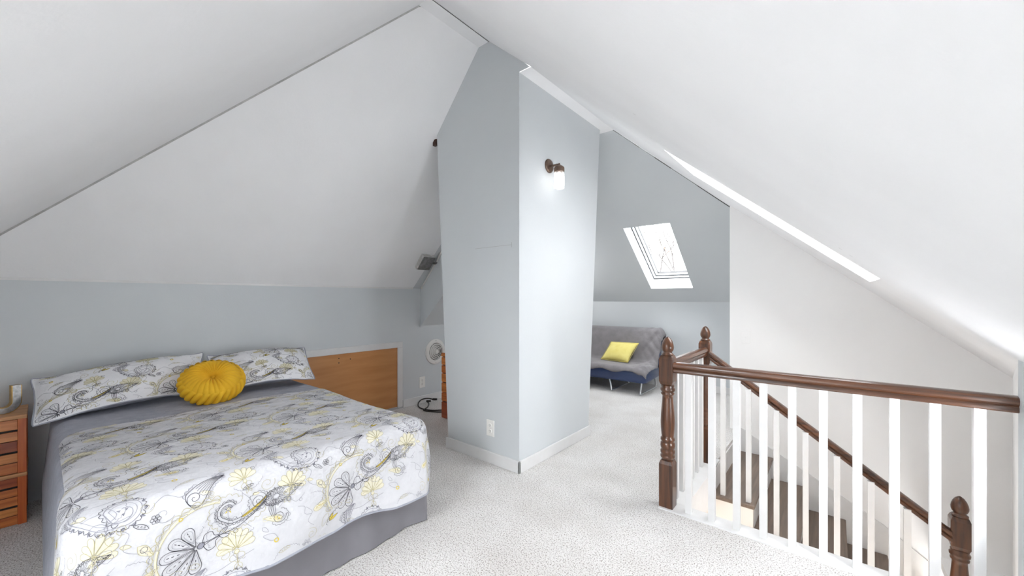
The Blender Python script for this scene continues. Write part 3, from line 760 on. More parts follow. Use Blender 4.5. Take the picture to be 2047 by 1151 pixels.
# ------------------------------------------------------------------ bed
bd = thing('double_bed', (-2.6, .72, 0), 'double bed with a grey skirt against the grey wall under the sloping ceiling', 'bed')
M_skirt = mat('slate_skirt_cloth', srgb(134, 132, 138), srgb(120, 118, 124), 4, .75, bump=.1, bscale=14)
M_matt = mat('mattress_ticking', srgb(225, 225, 226), None, 8, .9)
BX0, BX1, BY0, BY1, BT = -3.79, -1.80, .05, 1.385, .57
MB().box(BX0, BX1 - .02, BY0 + .01, BY1 - .01, .31, BT - .022).build('mattress', M_matt, bd, bevel=.05)
MB().box(BX0, BX1 - .03, BY0 + .02, BY1 - .02, .06, .31).build('box_spring', M_matt, bd, bevel=.02)
def skirt_pt(s, z):
    """s along left side, foot, right side"""
    lf = 1.95; w_ = BY1 - BY0 + .02
    if s < lf: x, y, nx_, ny_ = BX1 - (lf - s), BY0 - .01, 0, -1
    elif s < lf + w_: x, y, nx_, ny_ = BX1 + .012, BY0 - .01 + (s - lf), 1, 0
    else: x, y, nx_, ny_ = BX1 - (s - lf - w_), BY1 + .01, 0, 1
    f = (1 - z / .32)
    wv = (.010 * math.sin(s * 7.3) + .006 * math.sin(s * 17 + 1) + .004 * math.sin(s * 41)) * f
    dc = min(abs(s - lf), abs(s - lf - w_))
    wv += .016 * f * math.exp(-(dc / .05) ** 2)
    return (x + nx_ * (wv + .006), y + ny_ * (wv + .006), max(.004, z + (.006 * math.sin(s * 60) if z < .01 else 0)))
MB().grid(skirt_pt, np.linspace(0, 5.3, 330), np.linspace(.002, .33, 12)).build('bed_skirt', M_skirt, bd, smooth=True)

# ---- quilt: flat cloth coordinates (p toward the foot, q across) wrapped over the mattress
RR = .075
CP1, CQ0, CQ1 = BX1 - .035, BY0 + .060, BY1 - .045
RMAX = .435
def quilt_map(p, q, off=0.0):
    p = np.asarray(p, float); q = np.asarray(q, float)
    c_p = np.minimum(p, CP1); c_q = np.clip(q, CQ0, CQ1)
    dp, dq = p - c_p, q - c_q
    r = np.sqrt(dp * dp + dq * dq); rs = np.minimum(r, RMAX + .02 * np.sin(q * 11) * (dp > 0))
    ux = np.where(r > 1e-9, dp / np.maximum(r, 1e-9), 0); uy = np.where(r > 1e-9, dq / np.maximum(r, 1e-9), 0)
    R2 = RR; L_ = R2 * np.pi / 2
    an = np.minimum(rs, L_) / R2
    ex = np.maximum(rs - L_, 0)
    hor = R2 * np.sin(an) + ex * .10 + ex * .07 * np.sin(q * 9 + p * 7) * np.clip((q - .1) / .3, 0, 1)
    ver = R2 * (1 - np.cos(an)) + ex * .995
    top = BT + .006 * np.sin(p * 5.1 + q * 3) + .005 * np.sin(q * 8 - p * 2.3) + .012 * np.exp(-((q - .72) / .5) ** 2)
    x = c_p + ux * hor; y = c_q + uy * hor; z = top - ver
    return np.stack([x, y, z], -1)
def quilt_surf(p, q, off):
    e = 2e-3
    P0 = quilt_map(p, q); a = quilt_map(np.asarray(p) + e, q) - P0; b = quilt_map(p, np.asarray(q) + e) - P0
    n = np.cross(a, b); n /= np.maximum(np.linalg.norm(n, axis=-1, keepdims=True), 1e-12)
    return P0 + n * off
M_qgrey = mat('grey_quilt_backing', srgb(166, 168, 178), srgb(152, 155, 166), 20, .9, bump=.5, bscale=45)
M_qwhite = mat('white_quilt_cotton', srgb(209, 209, 212), srgb(200, 200, 204), 10, .9, bump=.55, bscale=24)
M_sham = mat('brightened_sham_cotton', srgb(236, 236, 238), srgb(228, 228, 231), 10, .9, bump=.4, bscale=30)  # paler copy of the quilt's fabric, brighter light put into the colour
M_ink = mat('charcoal_print', srgb(62, 61, 68), srgb(78, 77, 84), 30, .9)
M_ink2 = mat('grey_print', srgb(146, 146, 156), None, 30, .9)
M_yel = mat('mustard_print', srgb(222, 200, 88), srgb(210, 186, 76), 60, .9)
M_crm = mat('cream_print', srgb(222, 218, 200), srgb(216, 210, 186), 60, .9)
M_crl = mat('khaki_print', srgb(186, 178, 138), None, 60, .9)
PRINT = [M_ink, M_ink2, M_yel, M_crm, M_crl]
INK, GRY, YEL, CRM, KHA = range(5)

# ------------------------------------------------------------------ paisley print: motifs in metres, u to the right, v toward the head
class Art:
    def __init__(s): s.lines = []; s.fills = []
    def line(s, pts, c=INK, w=.0026): s.lines.append((np.asarray(pts, float), c, w))
    def fill(s, pts, c): s.fills.append((np.asarray(pts, float), c))
    def put(s, o, x, y, rot=0, sc=1, flip=1):
        c_, s_ = math.cos(rot), math.sin(rot)
        def T(p): p = p * np.array([flip, 1]) * sc; return np.stack([x + p[:, 0] * c_ - p[:, 1] * s_, y + p[:, 0] * s_ + p[:, 1] * c_], -1)
        for p, c, w in o.lines: s.lines.append((T(p), c, w))
        for p, c in o.fills: s.fills.append((T(p), c))
def bez(P, n=24):
    P = [np.array(p, float) for p in P]; out = []
    for i in range(len(P) - 1):
        a, b, c, d = P[max(i - 1, 0)], P[i], P[i + 1], P[min(i + 2, len(P) - 1)]
        for t in np.linspace(0, 1, n, endpoint=False):
            out.append(.5 * (2 * b + (c - a) * t + (2 * a - 5 * b + 4 * c - d) * t * t + (3 * b - a - 3 * c + d) * t ** 3))
    out.append(P[-1]); return np.array(out)
def resamp(pts, step):
    pts = np.asarray(pts, float); d = np.r_[0, np.cumsum(np.linalg.norm(np.diff(pts, axis=0), axis=1))]
    n = max(2, int(math.ceil(d[-1] / step)) + 1); s = np.linspace(0, d[-1], n)
    return np.stack([np.interp(s, d, pts[:, 0]), np.interp(s, d, pts[:, 1])], -1)
def nrm2(pts):
    d = np.gradient(pts, axis=0); d /= np.maximum(np.linalg.norm(d, axis=1, keepdims=True), 1e-9); return np.stack([-d[:, 1], d[:, 0]], -1)
def offset(pts, o): return pts + nrm2(pts) * o
def scallop(pts, size, side=1, h=.55):
    p = resamp(pts, size); n = nrm2(p); out = []
    for i in range(len(p) - 1):
        for t in np.linspace(0, 1, 6, endpoint=False):
            b = p[i] * (1 - t) + p[i + 1] * t; nn = n[i] * (1 - t) + n[i + 1] * t
            out.append(b + nn * side * size * h * math.sin(math.pi * t) ** .7)
    out.append(p[-1]); return np.array(out)
def circ(x, y, r, n=16, a0=0, a1=2 * math.pi): a = np.linspace(a0, a1, n); return np.stack([x + r * np.cos(a), y + r * np.sin(a)], -1)
def spiral(r0, r1, t0, t1, n=60, cx=0, cy=0):
    a = np.linspace(t0, t1, n); r = r0 + (r1 - r0) * np.linspace(0, 1, n); return np.stack([cx + r * np.cos(a), cy + r * np.sin(a)], -1)
def tear(Lg, Wd, bend=.25, n=40):
    """teardrop: round end at the origin, tip at +u"""
    t = np.linspace(0, 2 * math.pi, n); u = Lg * (.5 - .5 * np.cos(t)) ; h = Wd * np.sin(t) * np.sin(t / 2) ** 0 * (1 - u / Lg) ** .7
    u2 = u - .0; v = h + bend * Lg * (u / Lg) ** 2
    return np.stack([u2, v], -1)
def daisy(r, n, c=INK, fc=None, w=.002, inner=.3):
    a = Art()
    for k in range(n):
        th = 2 * math.pi * k / n; pet = bez([(inner * r, 0), (.65 * r, .16 * r * 8 / n), (r, 0), (.65 * r, -.16 * r * 8 / n), (inner * r, 0)], 5)
        q = Art(); q.line(pet, c, w)
        if fc is not None: q.fill(pet, fc)
        a.put(q, 0, 0, th)
    a.line(circ(0, 0, inner * r), c, w); return a
def petal(Lg, Wd, c, fc=None, w=.0026, dots=True):
    a = Art(); o = bez([(.06 * Lg, 0), (.35 * Lg, .20 * Wd), (.72 * Lg, .48 * Wd), (.93 * Lg, .36 * Wd), (Lg, 0), (.93 * Lg, -.36 * Wd), (.72 * Lg, -.48 * Wd), (.35 * Lg, -.20 * Wd), (.06 * Lg, 0)], 5)
    a.line(o, c, w)
    if fc is not None: a.fill(o, fc)
    if dots:
        i = bez([(.25 * Lg, 0), (.5 * Lg, .2 * Wd), (.78 * Lg, .3 * Wd), (.88 * Lg, 0), (.78 * Lg, -.3 * Wd), (.5 * Lg, -.2 * Wd), (.25 * Lg, 0)], 4); a.line(i, GRY, .0015)
        for d in (.5, .65, .78): a.line(np.array([[d * Lg - .003, 0], [d * Lg + .004, 0]]), c, .003)
    return a
def fan(Lg, c=INK, fc=None, n=6, w=.0026, spread=2.7):
    """fan flower opening to -u, bell and leaves at +u"""
    a = Art()
    for k in range(n):
        th = math.pi + spread * (k / (n - 1) - .5); l = Lg * (1 - .18 * abs(k / (n - 1) - .5) * 2)
        a.put(petal(l, Lg * (.36 if fc is None else .30), c, fc, w, fc is None), -.012 * Lg / .1, 0, th)
    a.line(circ(0, 0, .1 * Lg), c, w); a.fill(circ(0, 0, .1 * Lg), CRM if fc is not None else GRY)
    for s in (1, -1):
        b = bez([(.05 * Lg, s * .06 * Lg), (.16 * Lg, s * .30 * Lg), (.36 * Lg, s * .28 * Lg), (.40 * Lg, s * .10 * Lg), (.55 * Lg, s * .02 * Lg), (.2 * Lg, s * .02 * Lg), (.05 * Lg, s * .06 * Lg)], 5); a.line(b, c, w)
        lf = bez([(.5 * Lg, 0), (.62 * Lg, s * .15 * Lg), (.80 * Lg, s * .14 * Lg), (.66 * Lg, s * .02 * Lg), (.5 * Lg, 0)], 5); a.line(lf, c, w)
    return a
def shell(Lg, c=INK, w=.0026):
    """fat comma with ribs: curl at the origin, tail sweeping to +u +v"""
    a = Art(); cl = bez([(-.16 * Lg, -.10 * Lg), (0, -.02 * Lg), (.22 * Lg, .16 * Lg), (.50 * Lg, .30 * Lg), (.82 * Lg, .34 * Lg)], 9)
    f = np.linspace(0, 1, len(cl)); wd = .25 * Lg * np.sqrt(np.clip(1 - (1 - np.clip(f / .25, 0, 1)) ** 2, 0, 1)) * (1 - np.clip((f - .25) / .75, 0, 1) ** 1.3)
    n = nrm2(cl)
    for k in (-1, 1): a.line(cl + n * (k * wd)[:, None], c, w)
    for k in (-.66, -.33, 0, .33, .66): a.line((cl + n * (k * wd)[:, None])[14 + int(abs(k) * 4):], c, w * .7)
    a.line(spiral(.015 * Lg, .20 * Lg, .5, 3.5 * math.pi, 46), c, w * .85)
    a.line(scallop((cl - n * (wd + .003)[:, None])[2:], .015, -1, .5), GRY, w * .8); a.line(scallop((cl + n * (wd + .003)[:, None])[2:20], .015, 1, .5), GRY, w * .8)
    return a
def spiral_paisley(r, c=INK, beads=True):
    """double spiral band with scalloped edge that sweeps to the right"""
    a = Art()
    core = np.r_[spiral(r * .55, r, .15 * math.pi, 1.35 * math.pi, 44)]
    tail = bez([core[-1], (.25 * r, -1.35 * r), (1.6 * r, -1.15 * r), (2.7 * r, -.45 * r), (3.3 * r, .1 * r)], 12)
    path = np.r_[core, tail[1:]]
    a.line(path, c, .0028); i2 = offset(path, .010); a.line(i2, c, .0022)
    a.line(scallop(path, .0125, -1, .75), c, .0024); a.line(scallop(offset(path, .010)[:60], .010, 1, .7), c, .0018)
    a.line(scallop(offset(path, -.020)[: -14], .022, -1, .5), KHA, .0022)
    lf = bez([(.9 * r, -1.05 * r), (1.9 * r, -.62 * r), (3.1 * r, .1 * r), (2.2 * r, -.72 * r), (1.2 * r, -1.15 * r), (.9 * r, -1.05 * r)], 6); a.fill(lf, YEL); a.line(lf, c, .0016)
    q = circ(0, .05 * r, .16 * r); a.fill(q, CRM); a.line(q, INK, .002)
    for th in (.4, 1.6, 2.7, 3.9, 5.1):
        t_ = np.array([[.2 * r * math.cos(th - .35), .2 * r * math.sin(th - .35)], [.42 * r * math.cos(th), .42 * r * math.sin(th)], [.2 * r * math.cos(th + .35), .2 * r * math.sin(th + .35)]]); a.fill(t_, GRY if th < 3 else YEL)
    return a
def eye_paisley(Lg):
    """long curl with grey triangles on its rim"""
    a = Art()
    path = np.r_[bez([(-.62 * Lg, .38 * Lg), (-.55 * Lg, .02 * Lg), (-.25 * Lg, -.30 * Lg), (.12 * Lg, -.34 * Lg)], 12), circ(.12 * Lg, -.07 * Lg, .27 * Lg, 26, -math.pi / 2, math.pi * .95), spiral(.26 * Lg, .06 * Lg, math.pi * .98, math.pi * 2.6, 24, .12 * Lg, -.07 * Lg)[4:]]
    a.line(path, GRY, .0024); a.line(offset(path, .012)[:64], GRY, .0016); a.line(scallop(offset(path, -.003)[:66], .016, -1, .7), INK, .0024)
    p = resamp(offset(path, -.006)[10:60], .028); n = nrm2(p)
    for i in range(1, len(p) - 1):
        d = (p[i + 1] - p[i - 1]); d /= np.linalg.norm(d) + 1e-9
        a.fill(np.array([p[i] - d * .006, p[i] - n[i] * .013, p[i] + d * .006]), GRY)
    for k in range(3):
        th = .6 + 2.1 * k; a.fill(np.array([.12 * Lg, -.07 * Lg]) + np.array([[.05 * Lg * math.cos(th - .5), .05 * Lg * math.sin(th - .5)], [.10 * Lg * math.cos(th), .10 * Lg * math.sin(th)], [.05 * Lg * math.cos(th + .5), .05 * Lg * math.sin(th + .5)]]), GRY)
    a.line(bez([(-.62 * Lg, .38 * Lg), (-.2 * Lg, .34 * Lg), (.1 * Lg, .42 * Lg), (.5 * Lg, .52 * Lg)], 8), GRY, .002)
    return a
def leaf_group(Lg):
    """scalloped teardrop with a daisy in it and a swirl hanging below"""
    a = Art()
    t = tear(Lg, .30 * Lg, .05); a.line(t, INK, .0026); a.line(scallop(t, .0125, -1, .7), INK, .0022); a.line(scallop(offset(t, -.016), .02, -1, .5), GRY, .0016)
    a.put(daisy(.26 * Lg, 12, INK, None, .0016), .30 * Lg, 0); a.fill(tear(.4 * Lg, .1 * Lg) * .9 + np.array([.52 * Lg, .02 * Lg]), CRM)
    for d in (.68, .78, .88): a.line(circ(d * Lg, .035 * Lg, .022 * Lg, 10), INK, .0018)
    a.line(spiral(.02 * Lg, .2 * Lg, 0, 4.4 * math.pi, 50, -.1 * Lg, .10 * Lg), INK, .0022); a.line(scallop(circ(-.1 * Lg, .1 * Lg, .21 * Lg, 30, .3, 5.6), .014, -1, .6), INK, .002)
    sw = Art(); sw.line(spiral(.02 * Lg, .17 * Lg, 0, 4 * math.pi, 44), INK, .0022)
    for k in range(4): sw.line(bez([(-.16 * Lg + .03 * k * Lg, .06 * Lg), (-.2 * Lg + .05 * Lg * k, .3 * Lg), (-.12 * Lg + .04 * k * Lg, .5 * Lg)], 8), INK, .002)
    sw.line(scallop(circ(0, 0, .19 * Lg, 30, -2.8, 1.2), .014, -1, .5), INK, .0018)
    a.put(sw, .28 * Lg, -.55 * Lg); return a
def arc_band(r, a0, a1):
    a = Art(); c0 = circ(0, 0, r, 40, a0, a1); a.line(c0, KHA, .0024); a.line(circ(0, 0, r * 1.09, 40, a0, a1), KHA, .002)
    a.line(scallop(circ(0, 0, r * 1.09, 40, a0, a1), .032, -1, .5), KHA, .0026); a.line(scallop(circ(0, 0, r * 1.05, 40, a0, a1), .032, -1, .35), KHA, .0018)
    th = np.linspace(a0, a1, 30); a.fills += [(np.array([[r * math.cos(x), r * math.sin(x)], [r * 1.05 * math.cos(x), r * 1.05 * math.sin(x)], [r * 1.05 * math.cos(y), r * 1.05 * math.sin(y)], [r * math.cos(y), r * math.sin(y)]]), CRM) for x, y in zip(th[:-1], th[1:])]
    return a
def yellow_sprig(Lg):
    a = Art()
    for th, l in ((.15, 1), (.75, .8)):
        q = Art(); o = bez([(0, 0), (.4 * Lg * l, .14 * Lg), (Lg * l, 0), (.4 * Lg * l, -.12 * Lg), (0, 0)], 6); q.fill(o, YEL); q.line(o, INK, .0016); a.put(q, 0, 0, th)
    a.line(scallop(bez([(-.3 * Lg, -.25 * Lg), (.2 * Lg, .3 * Lg), (1.1 * Lg, .62 * Lg)], 10), .014, 1, .6), INK, .0026); return a
def cream_comma(Lg):
    a = Art(); t = tear(Lg, .26 * Lg, .2); a.fill(t, CRM); a.line(t, KHA, .002); a.line(scallop(offset(t, -.006), .018, -1, .5), CRM, .003)
    for d in (.2, .42, .6): q = circ(d * Lg, .05 * Lg, .05 * Lg, 12); a.line(q, KHA, .0018)
    t2 = tear(Lg * .6, .12 * Lg, .2) + np.array([.1 * Lg, 0]); a.fill(t2, YEL); return a
def flower(r, c=INK):
    a = Art()
    for k in range(6): a.line(circ(r * .62 * math.cos(k * math.pi / 3), r * .62 * math.sin(k * math.pi / 3), r * .33, 10), c, .002)
    a.line(circ(0, 0, r * .3, 10), c, .002); return a
def ring(r, c, w=None): a = Art(); a.line(circ(0, 0, r, 16), c, w or r * .8); return a
def bean(Lg, c=INK):
    a = Art(); o = bez([(0, 0), (.3 * Lg, .16 * Lg), (.75 * Lg, .12 * Lg), (Lg, -.1 * Lg), (.7 * Lg, -.1 * Lg), (.3 * Lg, -.12 * Lg), (0, 0)], 6); a.line(o, c, .0022)
    for d in (.3, .5, .7): a.line(circ(d * Lg, .01 * Lg, .04 * Lg, 8), c, .0016)
    return a
def tile():
    T = Art()
    T.put(spiral_paisley(.042), 0, 0)
    T.put(leaf_group(.15), .115, -.02, .12)
    T.put(fan(.105), -.085, -.09, .15)
    T.line(bez([(-.02, -.082), (.03, -.075), (.085, -.045), (.13, -.005)], 10), INK, .003)
    T.put(shell(.125), -.10, .085, .1)
    T.put(fan(.075, KHA, CRM, 8, .002), .02, -.165, 1.6 + math.pi)
    T.put(fan(.06, KHA, CRM, 7, .0018), .055, .085, -1.3)
    T.put(eye_paisley(.17), -.30, .135, -.05)
    T.put(flower(.015), -.205, .062)
    T.put(arc_band(.13, 1.2, 3.7), -.075, -.085)
    T.put(cream_comma(.075), -.27, -.125, .2)
    T.put(ring(.007, YEL), .150, -.182); T.put(ring(.008, GRY), .205, -.04); T.put(ring(.009, INK, .002), -.235, -.02)
    T.put(ring(.008, GRY, .002), -.20, -.15); T.put(ring(.007, GRY, .002), .09, .13)
    T.put(yellow_sprig(.045), -.20, -.205, .3)
    T.put(bean(.045), -.26, .065, -.5); T.put(bean(.04), .045, .055, .3)
    T.put(fan(.07, KHA, CRM, 7, .002), -.355, .0, -1.9)
    T.put(cream_comma(.07), .175, -.11, 2.6)
    T.put(shell(.085, GRY), -.41, .17, .4)
    T.put(daisy(.02, 7, GRY), -.02, .145); T.put(ring(.005, YEL), -.14, .03); T.put(ring(.006, GRY, .002), -.32, -.06)
    T.put(bean(.045, KHA), -.13, .165, .2); T.put(ring(.007, INK, .002), .02, -.09)
    rg = np.random.default_rng(3)
    for k in range(46):
        x, y, t = rg.uniform(-.42, .15), rg.uniform(-.2, .2), rg.uniform(0, 6.28)
        q = Art(); s_ = rg.uniform(.02, .05)
        kind = k % 4
        if kind == 0: q.line(spiral(.004, s_ * .6, 0, rg.uniform(6, 10), 40), (GRY, KHA)[k % 3 > 0], .0018)
        elif kind == 1: q.line(scallop(bez([(-s_, 0), (0, s_ * .5), (s_, .2 * s_), (1.6 * s_, -.5 * s_)], 8), .012, 1, .5), (KHA, GRY)[k % 2], .0018)
        elif kind == 2: q.line(bez([(-1.6 * s_, 0), (-.5 * s_, .6 * s_), (.4 * s_, -.2 * s_), (1.5 * s_, .4 * s_)], 8), GRY, .0016)
        else:
            o = bez([(0, 0), (.4 * s_, .3 * s_), (1.2 * s_, .1 * s_), (.5 * s_, -.25 * s_), (0, 0)], 6); q.line(o, (KHA, GRY)[k % 3 == 0], .0018)
            if k % 8 == 3: q.fill(o, CRM)
        T.put(q, x, y, t)
    return T
TILE = tile(); TU, TV = .57, .40
def print_mesh(surf, inside, u0, u1, v0, v1, ou, ov, sc, off, rot=0, wsc=1.0):
    """lay the tiled print on surf(u, v, off); inside(u, v) -> bool array"""
    allv, allf, allm = [], [], []; n0 = 0
    iu = range(int(math.floor((u0 - ou) / (TU * sc))) - 1, int(math.ceil((u1 - ou) / (TU * sc))) + 2)
    iv = range(int(math.floor((v0 - ov) / (TV * sc))) - 1, int(math.ceil((v1 - ov) / (TV * sc))) + 2)
    for j in iv:
        for i in iu:
            dx = ou + (i + .5 * (j % 2)) * TU * sc; dy = ov + j * TV * sc
            for pts, c in TILE.fills:
                p = pts * sc + (dx, dy)
                cen = p.mean(0)
                if not (u0 < cen[0] < u1 and v0 < cen[1] < v1): continue
                if not inside(p[:, 0], p[:, 1]).all(): continue
                if len(p) > 3 and np.allclose(p[0], p[-1]): p = p[:-1]
                mid = cen + (p - cen) * .5; al = np.r_[p, mid, [cen]]; n = len(p)
                allv.append(surf(al[:, 0], al[:, 1], off)); k = np.arange(n); k2 = (k + 1) % n
                for a, b in zip(k, k2):
                    allf.append((n0 + a, n0 + b, n0 + n + b, n0 + n + a)); allm.append(c); allf.append((n0 + n + a, n0 + n + b, n0 + 2 * n)); allm.append(c)
                n0 += 2 * n + 1
            for pts, c, wd in TILE.lines:
                p = pts * sc + (dx, dy)
                if p[:, 0].max() < u0 or p[:, 0].min() > u1 or p[:, 1].max() < v0 or p[:, 1].min() > v1: continue
                p = resamp(p, .0075) if len(p) > 30 else p
                ok = inside(p[:, 0], p[:, 1])
                if not ok.any(): continue
                n = nrm2(p) * (wd * .68 * sc ** .5 * wsc / 2)
                Lf, Rt = p + n, p - n; m = len(p)
                al = np.r_[Lf, Rt]; allv.append(surf(al[:, 0], al[:, 1], off * 1.8))
                for k in range(m - 1):
                    if ok[k] and ok[k + 1]: allf.append((n0 + k, n0 + k + 1, n0 + m + k + 1, n0 + m + k)); allm.append(c)
                n0 += 2 * m
    return np.concatenate(allv), allf, allm

P0Q, QL = -2.99, .05
def QLf(p): return QL - .5 * np.clip(np.asarray(p, float) - (CP1 - .30), 0, .6)
def q_inside(q, p_):            # here u = q, v = -p
    p = -p_
    r2 = np.hypot(np.maximum(p - CP1, 0), np.maximum(np.abs(q - .5 * (CQ0 + CQ1)) - .5 * (CQ1 - CQ0), 0))
    rc = .16; k = (p < P0Q + rc) & (q < QL + rc) & (np.hypot(p - P0Q - rc, q - QL - rc) > rc)
    return (p > P0Q) & (q > QLf(p)) & (r2 < RMAX - .012) & ~k
ql = tag(bpy.data.objects.new('paisley_quilt', None), 'white quilt printed with grey and yellow paisleys over the bed, grey border by pillows', 'quilt'); COL.objects.link(ql); ql.location = (-2.5, .72, .57)
# grey underside/border sheet
ps = np.r_[np.linspace(-3.60, CP1, 60), CP1 + np.linspace(.008, RMAX, 26)]
qs = np.r_[CQ0 - np.linspace(RMAX, .008, 22), np.linspace(CQ0, CQ1, 44), CQ1 + np.linspace(.008, RMAX, 24)]
gp, gq = np.meshgrid(ps, qs)
pts = quilt_surf(gp, gq, -.004).reshape(-1, 3); nP, nQ = len(ps), len(qs)
mb = MB(); mb.add(pts, [(j * nP + i, j * nP + i + 1, (j + 1) * nP + i + 1, (j + 1) * nP + i) for j in range(nQ - 1) for i in range(nP - 1)])
mb.build('grey_border', M_qgrey, ql, smooth=True)
# white printed face
ps = np.r_[np.linspace(P0Q, CP1, 60), CP1 + np.linspace(.008, RMAX - .004, 26)]
qs = np.r_[QL, np.linspace(QL + .01, CQ0, 9), np.linspace(CQ0 + .02, CQ1, 42), CQ1 + np.linspace(.008, RMAX - .004, 24)]
gp, gq = np.meshgrid(ps, qs)
rc = .16
pp, qq = gp.copy(), gq.copy()
low = qq < CQ0; ql_ = QLf(pp); qq[low] = (ql_ + (qq - QL) * (CQ0 - ql_) / (CQ0 - QL))[low]
for _ in range(1):     # rounded corner where the border turns down the side
    m = (pp < P0Q + rc) & (qq < QL + rc); d = np.hypot(pp - P0Q - rc, qq - QL - rc); mm = m & (d > rc)
    pp[mm] = P0Q + rc + (pp[mm] - P0Q - rc) * rc / d[mm]; qq[mm] = QL + rc + (qq[mm] - QL - rc) * rc / d[mm]
pts = quilt_surf(pp, qq, 0).reshape(-1, 3); nP, nQ = len(ps), len(qs)
pv, pf, pm = print_mesh(lambda u, v, o: quilt_surf(-v, u, -o if False else o), q_inside, QL - .32, CQ1 + RMAX, -(CP1 + RMAX), -P0Q, .453, -(CP1 + .165), 1.0, .0009)
mb = MB(); mb.add(pts, [(j * nP + i, j * nP + i + 1, (j + 1) * nP + i + 1, (j + 1) * nP + i) for j in range(nQ - 1) for i in range(nP - 1)])
nb = len(mb.v); mb.v += [tuple(p) for p in pv]; mb.f += [tuple(nb + i for i in f) for f in pf]; mb.m += [1 + c for c in pm]
qo = mb.build('printed_face', [M_qwhite] + PRINT, ql, smooth=True, fix=False)
# hem binding
hem = []
for q in np.linspace(CQ0 - RMAX * .0, CQ1, 60): hem.append(quilt_map(CP1 + RMAX, q))
for a in np.linspace(0, math.pi / 2, 14)[1:]: hem.append(quilt_map(CP1 + RMAX * math.cos(a), CQ1 + RMAX * math.sin(a)))
for p in np.linspace(CP1, -3.0, 40)[1:]: hem.append(quilt_map(p, CQ1 + RMAX))
MB().tube(hem, .005, 8).build('binding', M_qgrey, ql, smooth=True)

# ------------------------------------------------------------------ pillow shams
def sham(name, label, c, n, T, ou, ov, group):
    c = [Vector(p) for p in c]; n = Vector(n).normalized(); cen = sum(c, Vector()) / 4
    root = tag(bpy.data.objects.new(name, None), label, 'pillow', group); COL.objects.link(root); root.location = cen
    W, Hh = ((c[1] - c[0]).length + (c[2] - c[3]).length) / 2, ((c[3] - c[0]).length + (c[2] - c[1]).length) / 2
    C = np.array([list(p) for p in c]); nv = np.array(list(n))
    def S(u, v, off):
        u = np.asarray(u, float) / W; v = np.asarray(v, float) / Hh
        a0, b0 = 2 * u - 1, 2 * v - 1
        u = .5 + .5 * a0 * (1 - .055 * (1 - b0 ** 2) * a0 ** 2 - .035 * np.abs(b0) ** 8 * np.abs(a0) ** 8); v = .5 + .5 * b0 * (1 - .16 * (1 - a0 ** 2) ** .8 * b0 ** 2 - .05 * np.abs(b0) ** 8 * np.abs(a0) ** 8)
        a = np.clip(np.abs(2 * u - 1), 0, 1); b = np.clip(np.abs(2 * v - 1), 0, 1)
        a2 = np.clip((a) / .93, 0, 1); b2 = np.clip(b / .90, 0, 1)
        th = T * (1 - a2 ** 2.4) ** .6 * (1 - b2 ** 2.4) ** .6
        P_ = (C[0] * ((1 - u) * (1 - v))[..., None] + C[1] * (u * (1 - v))[..., None] + C[2] * (u * v)[..., None] + C[3] * ((1 - u) * v)[..., None])
        sag = .015 * np.sin(u * 9 + v * 3) * a * b
        return P_ + nv * (th + sag + off)[..., None]
    us, vs_ = np.linspace(0, W, 56), np.linspace(0, Hh, 34)
    gu, gv = np.meshgrid(us, vs_)
    # round the flange corners
    fu, fv = gu / W * 2 - 1, gv / Hh * 2 - 1
    pts = S(gu, gv, np.zeros_like(gu)).reshape(-1, 3)
    mb = MB(); nu = len(us)
    mb.add(pts, [(j * nu + i, j * nu + i + 1, (j + 1) * nu + i + 1, (j + 1) * nu + i) for j in range(len(vs_) - 1) for i in range(nu - 1)])
    ins = lambda u, v: (u > .01) & (u < W - .01) & (v > .01) & (v < Hh - .01)
    pv, pf, pm = print_mesh(lambda u, v, o: S(u, v, o), ins, 0, W, 0, Hh, ou, ov, .95, .0012, wsc=1.5)
    nb = len(mb.v); mb.v += [tuple(p) for p in pv]; mb.f += [tuple(nb + i for i in f) for f in pf]; mb.m += [1 + k for k in pm]
    mb.build('printed_front', [M_sham] + PRINT, root, smooth=True, fix=False)
    # grey back
    th = lambda u, v: -T * .7 * (1 - np.clip(np.abs(2 * u / W - 1) / .93, 0, 1) ** 2.4) ** .6 * (1 - np.clip(np.abs(2 * v / Hh - 1) / .9, 0, 1) ** 2.4) ** .6
    P_ = S(gu, gv, np.zeros_like(gu)) ; flat = S(gu, gv, -T * (1 - np.clip(np.abs(fu) / .93, 0, 1) ** 2.4) ** .6 * (1 - np.clip(np.abs(fv) / .9, 0, 1) ** 2.4) ** .6)
    flat = flat + nv * (th(gu, gv) - .003)[..., None]
    mb = MB(); mb.add(flat.reshape(-1, 3), [(j * nu + i, (j + 1) * nu + i, (j + 1) * nu + i + 1, j * nu + i + 1) for j in range(len(vs_) - 1) for i in range(nu - 1)])
    mb.build('grey_back', M_qgrey, root, smooth=True)
    per = [(u, 0) for u in np.linspace(0, W, 30)] + [(W, v) for v in np.linspace(0, Hh, 20)[1:]] + [(u, Hh) for u in np.linspace(W, 0, 30)[1:]] + [(0, v) for v in np.linspace(Hh, 0, 20)[1:-1]]
    MB().tube([S(np.array(u), np.array(v), np.array(0.)) for u, v in per], .0038, 8, closed=True).build('piping', M_qgrey, root, smooth=True)
    return root
SG = 'paisley pillow shams on the bed'
sham('pillow_sham', 'paisley pillow sham on the bed nearer the wooden crates, one corner overhanging the mattress', [(-3.235, -.035, .570), (-3.36, .70, .595), (-3.66, .795, .862), (-3.70, -.045, .775)], (.62, 0, .78), .105, .20, .12, SG)
sham('pillow_sham', 'paisley pillow sham on the bed nearer the plywood panel, behind the round yellow cushion', [(-3.23, .76, .600), (-3.235, 1.425, .590), (-3.66, 1.515, .832), (-3.69, .80, .822)], (.62, 0, .78), .10, .25, .10, SG)

